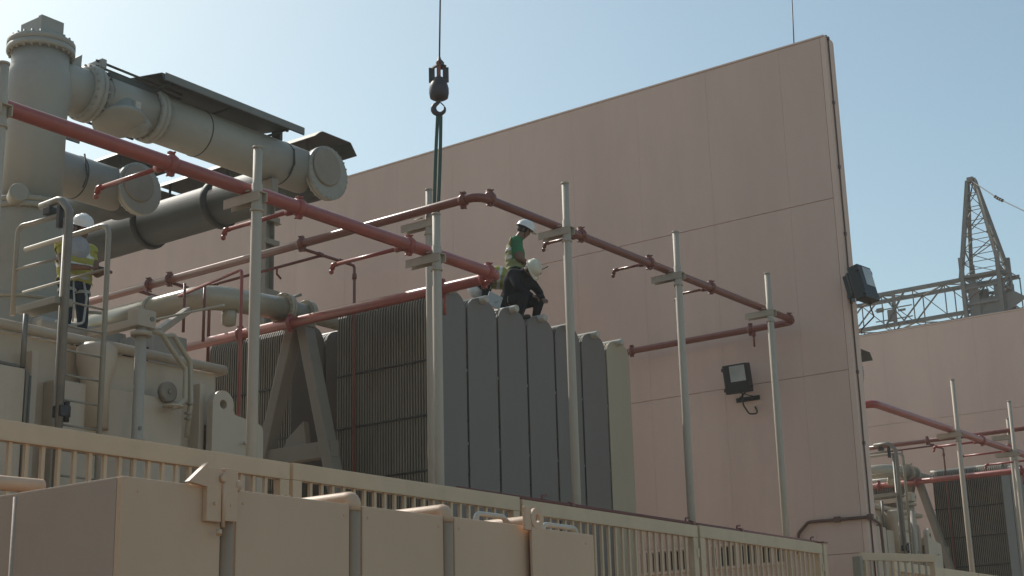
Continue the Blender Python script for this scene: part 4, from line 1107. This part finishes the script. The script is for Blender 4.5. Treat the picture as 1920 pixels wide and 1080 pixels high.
# A: standing in green shirt, looking down right
def ex_tool(t, J, HM, side):
    c = bm_(); w_ = J['wrr']+(J['wrr']-J['elr']).normalized()*.08; tube(c, [w_-V((.05, 0, .03)), w_+V((.15, 0, .07))], .008, 8); build('hand_tool', c, 'soil', t)
pA = at(968, 500, y=12.9); pA.z = RT-.04
person(pA, AZR, dict(head=(.13, 0, 1.60), neck=(.04, 0, 1.46), chest=(-.01, 0, 1.25), hips=(-.01, 0, .93), face=(.7, 0, -.85),
       shl=(.0, .18, 1.38), shr=(.0, -.18, 1.38), ell=(.03, .22, 1.10), elr=(.06, -.23, 1.09), wrl=(.20, .12, .96), wrr=(.27, -.16, .95),
       knl=(.06, .10, .50), knr=(.03, -.10, .49), anl=(-.02, .11, .08), anr=(.0, -.11, .08)),
       dict(torso='green', hipz='overall', thigh='overall', shin='overall', foot='boot', uarm='green', farm='skin', neckz='skin', headz='skin', _sleeve=.7),
       'person in green shirt and pale vest standing on the radiators, white helmet, holding a tool', {}, vest='hivisg', vcut=True, bulk=1.14, extras=ex_tool)
# B: in dark overalls, crouching in front, head bowed towards the viewer
pB = at(966, 560, y=12.62); pB.z = RT-.05
person(pB, AZR-R(38), dict(head=(.30, 0, .78), neck=(.20, 0, .76), chest=(.07, 0, .68), hips=(-.06, 0, .34), face=(.35, 0, -1),
       shl=(.12, .20, .70), shr=(.12, -.20, .70), ell=(.26, .27, .48), elr=(.24, -.27, .50), wrl=(.42, .14, .34), wrr=(.42, -.14, .34),
       knl=(.33, .16, .34), knr=(.31, -.17, .32), anl=(.23, .17, .06), anr=(.20, -.17, .06)),
       dict(torso='overall', hipz='overall', thigh='overall', shin='overall', foot='boot', uarm='overall', farm='overall', neckz='skin', headz='skin'),
       'person crouching in dark overalls on the radiators, cream helmet bowed forward', {}, helmet='helmetc', bulk=1.22)
# C: bending over to the left, vest on back
pC = at(955, 540, y=12.95); pC.z = RT
person(pC, AZR+PI, dict(head=(.46, 0, .66), neck=(.39, 0, .745), chest=(.22, 0, .80), hips=(-.05, 0, .74), face=(.4, 0, -.9),
       shl=(.31, .18, .76), shr=(.31, -.18, .76), ell=(.37, .22, .49), elr=(.38, -.20, .50), wrl=(.44, .14, .28), wrr=(.45, -.10, .30),
       knl=(.06, .12, .40), knr=(-.04, -.12, .38), anl=(.0, .13, .08), anr=(-.14, -.13, .08)),
       dict(torso='overall', hipz='overall', thigh='overall', shin='overall', foot='boot', uarm='overall', farm='overall', neckz='skin', headz='skin'),
       'person bent over double on the radiators behind the red elbow, yellowish vest, white helmet', {}, vest='hivis', bulk=1.1)
c = bm_(); p = at(931, 562, y=12.4); bar(c, p+V((-.10, 0, -.12)), p+V((.06, .05, .10)), .22, .012, .003, hint=(.6, .8, 0)); bar(c, p+V((-.06, -.02, -.05)), p+V((.06, -.0, .0)), .012, .02, 0, hint=(.6, .8, 0))
tag(place(build('cover_sheet', c, 'lit'), p), 'small pale sheet propped on the radiator tops beside the bent worker', 'sheet')
# D: left worker on the tank
def ex_cloth(t, J, HM, side):
    c = bm_()
    bmesh.ops.create_icosphere(c, subdivisions=3, radius=.16, matrix=Matrix.Translation(lerp(J['neck'], J['chest'], .42)+V((.045, -.05, -.01))) @ Matrix.Diagonal((.75, 1.15, 1.15, 1)))
    for f in c.faces: f.smooth = True
    build('neck_cloth', c, 'greycloth', t)
    c = bm_(); w_ = J['wrr']+(J['wrr']-J['elr']).normalized()*.10; box(c, w_+V((-.07, -.02, -.01)), w_+V((.06, .06, .012)), .004); build('phone', c, 'soil', t)
    c = bm_(); P = J['hips']
    tube(c, [P+V((.12, .05, .02)), P+V((.20, .06, -.2)), P+V((.19, .04, -.5)), P+V((.15, -.1, -.55)), P+V((.14, -.28, -.52))], .014, 8, .05)
    tube(c, [P+V((.12, -.08, .02)), P+V((.17, -.08, -.25)), P+V((.16, -.08, -.5))], .012, 8, .05); build('lanyard', c, 'strap', t)
pD = at(136, 590, y=14.0); pD.z = 5.48
person(pD, AZR-R(45), dict(head=(.10, 0, 1.565), neck=(.03, 0, 1.42), chest=(.0, 0, 1.22), hips=(.0, 0, .92), face=(.85, .25, -.55),
       shl=(.0, .19, 1.34), shr=(.01, -.19, 1.34), ell=(.09, .24, 1.06), elr=(.12, -.21, 1.07), wrl=(.30, .22, 1.04), wrr=(.30, .02, 1.05),
       knl=(.04, .11, .48), knr=(.06, -.11, .48), anl=(-.02, .12, .08), anr=(.0, -.12, .08)),
       dict(torso='hivis', hipz='navy', thigh='navy', shin='navy', foot='boot', uarm='hivis', farm='skin', neckz='greycloth', headz='skin', _sleeve=.45),
       'person in yellow hi-vis vest standing on the tank behind the ladder rails', {}, vest='hivis', extras=ex_cloth)

# ---------------------------------------------------------------- the next bay beyond the wall
OFF = (PITCH, 0, 0)
dup(W1, (-PITCH, 0, 0), 'concrete fire wall left of the tank bay, just outside the photo')
dup(W1, (PITCH-.0, 0, 0), 'second concrete fire wall, farther right beyond the near wall')
dup(RF, OFF, 'red pipe ring of the next bay, its corner peeping out right of the wall end')
dup(RU, OFF, 'upper red pipe ring of the next bay, at the right edge of the photo')
pole(29.33, PY, 7.62, ZF, 'tall thin beige pole of the next bay, first right of the wall end', r=.05)
pole(32.78, PY, 7.66, ZF, 'tall thin beige pole of the next bay, close to the right edge', r=.05)
dup(P2b, (PITCH, .1, 0), 'slim beige pole of the next bay behind its upper pipe ring')
pole(29.3, 17.2, 7.9, 7.5, 'short beige pole far back in the next bay', r=.05)
for k in range(3): dup(RADS[k], OFF, ['ribbed radiator of the next bay, dark side facing left', 'radiator plate of the next bay at the right edge', 'third radiator of the next bay, cut off by the right edge'][k])
dup(RB, OFF, 'back radiator of the next bay, behind its inclined braces')
dup(AF, OFF, 'inclined support frame of the next bay')
dup(OP, OFF, 'fat oil pipe of the next bay above its dark radiator')
dup(TK, OFF, 'transformer tank of the next bay, just right of the wall end')
dup(PL, OFF, 'access platform and column of the next bay')
dup(LD, OFF, 'hooped tank ladder of the next bay, right of the wall end')
dup(TU, OFF, 'bushing turret of the next bay, hidden mostly by the near wall')
dup(BD, (PITCH-.55, 0, 0), 'bus duct of the next bay, its drum just showing right of the wall end')
dup(HD, (PITCH+.15, 0, 0), 'dark sheet hood of the next bay showing right of the wall end')
# dusty desert air
b = bm_(); box(b, (-195, -195, -1), (195, 195, 27))
hm = bpy.data.materials.new('haze'); hm.use_nodes = True; ht = hm.node_tree
ht.nodes.remove(ht.nodes['Principled BSDF']); pv = ht.nodes.new('ShaderNodeVolumePrincipled')
pv.inputs['Density'].default_value = .0009; pv.inputs['Color'].default_value = (.96, .95, .92, 1); pv.inputs['Anisotropy'].default_value = .35
ht.links.new(pv.outputs[0], ht.nodes['Material Output'].inputs['Volume'])
tag(build('haze', b, hm), 'thin dusty air over the yard', None, kind='stuff')
for o in list(bpy.data.objects):
    if 'off' in o: del o['off']
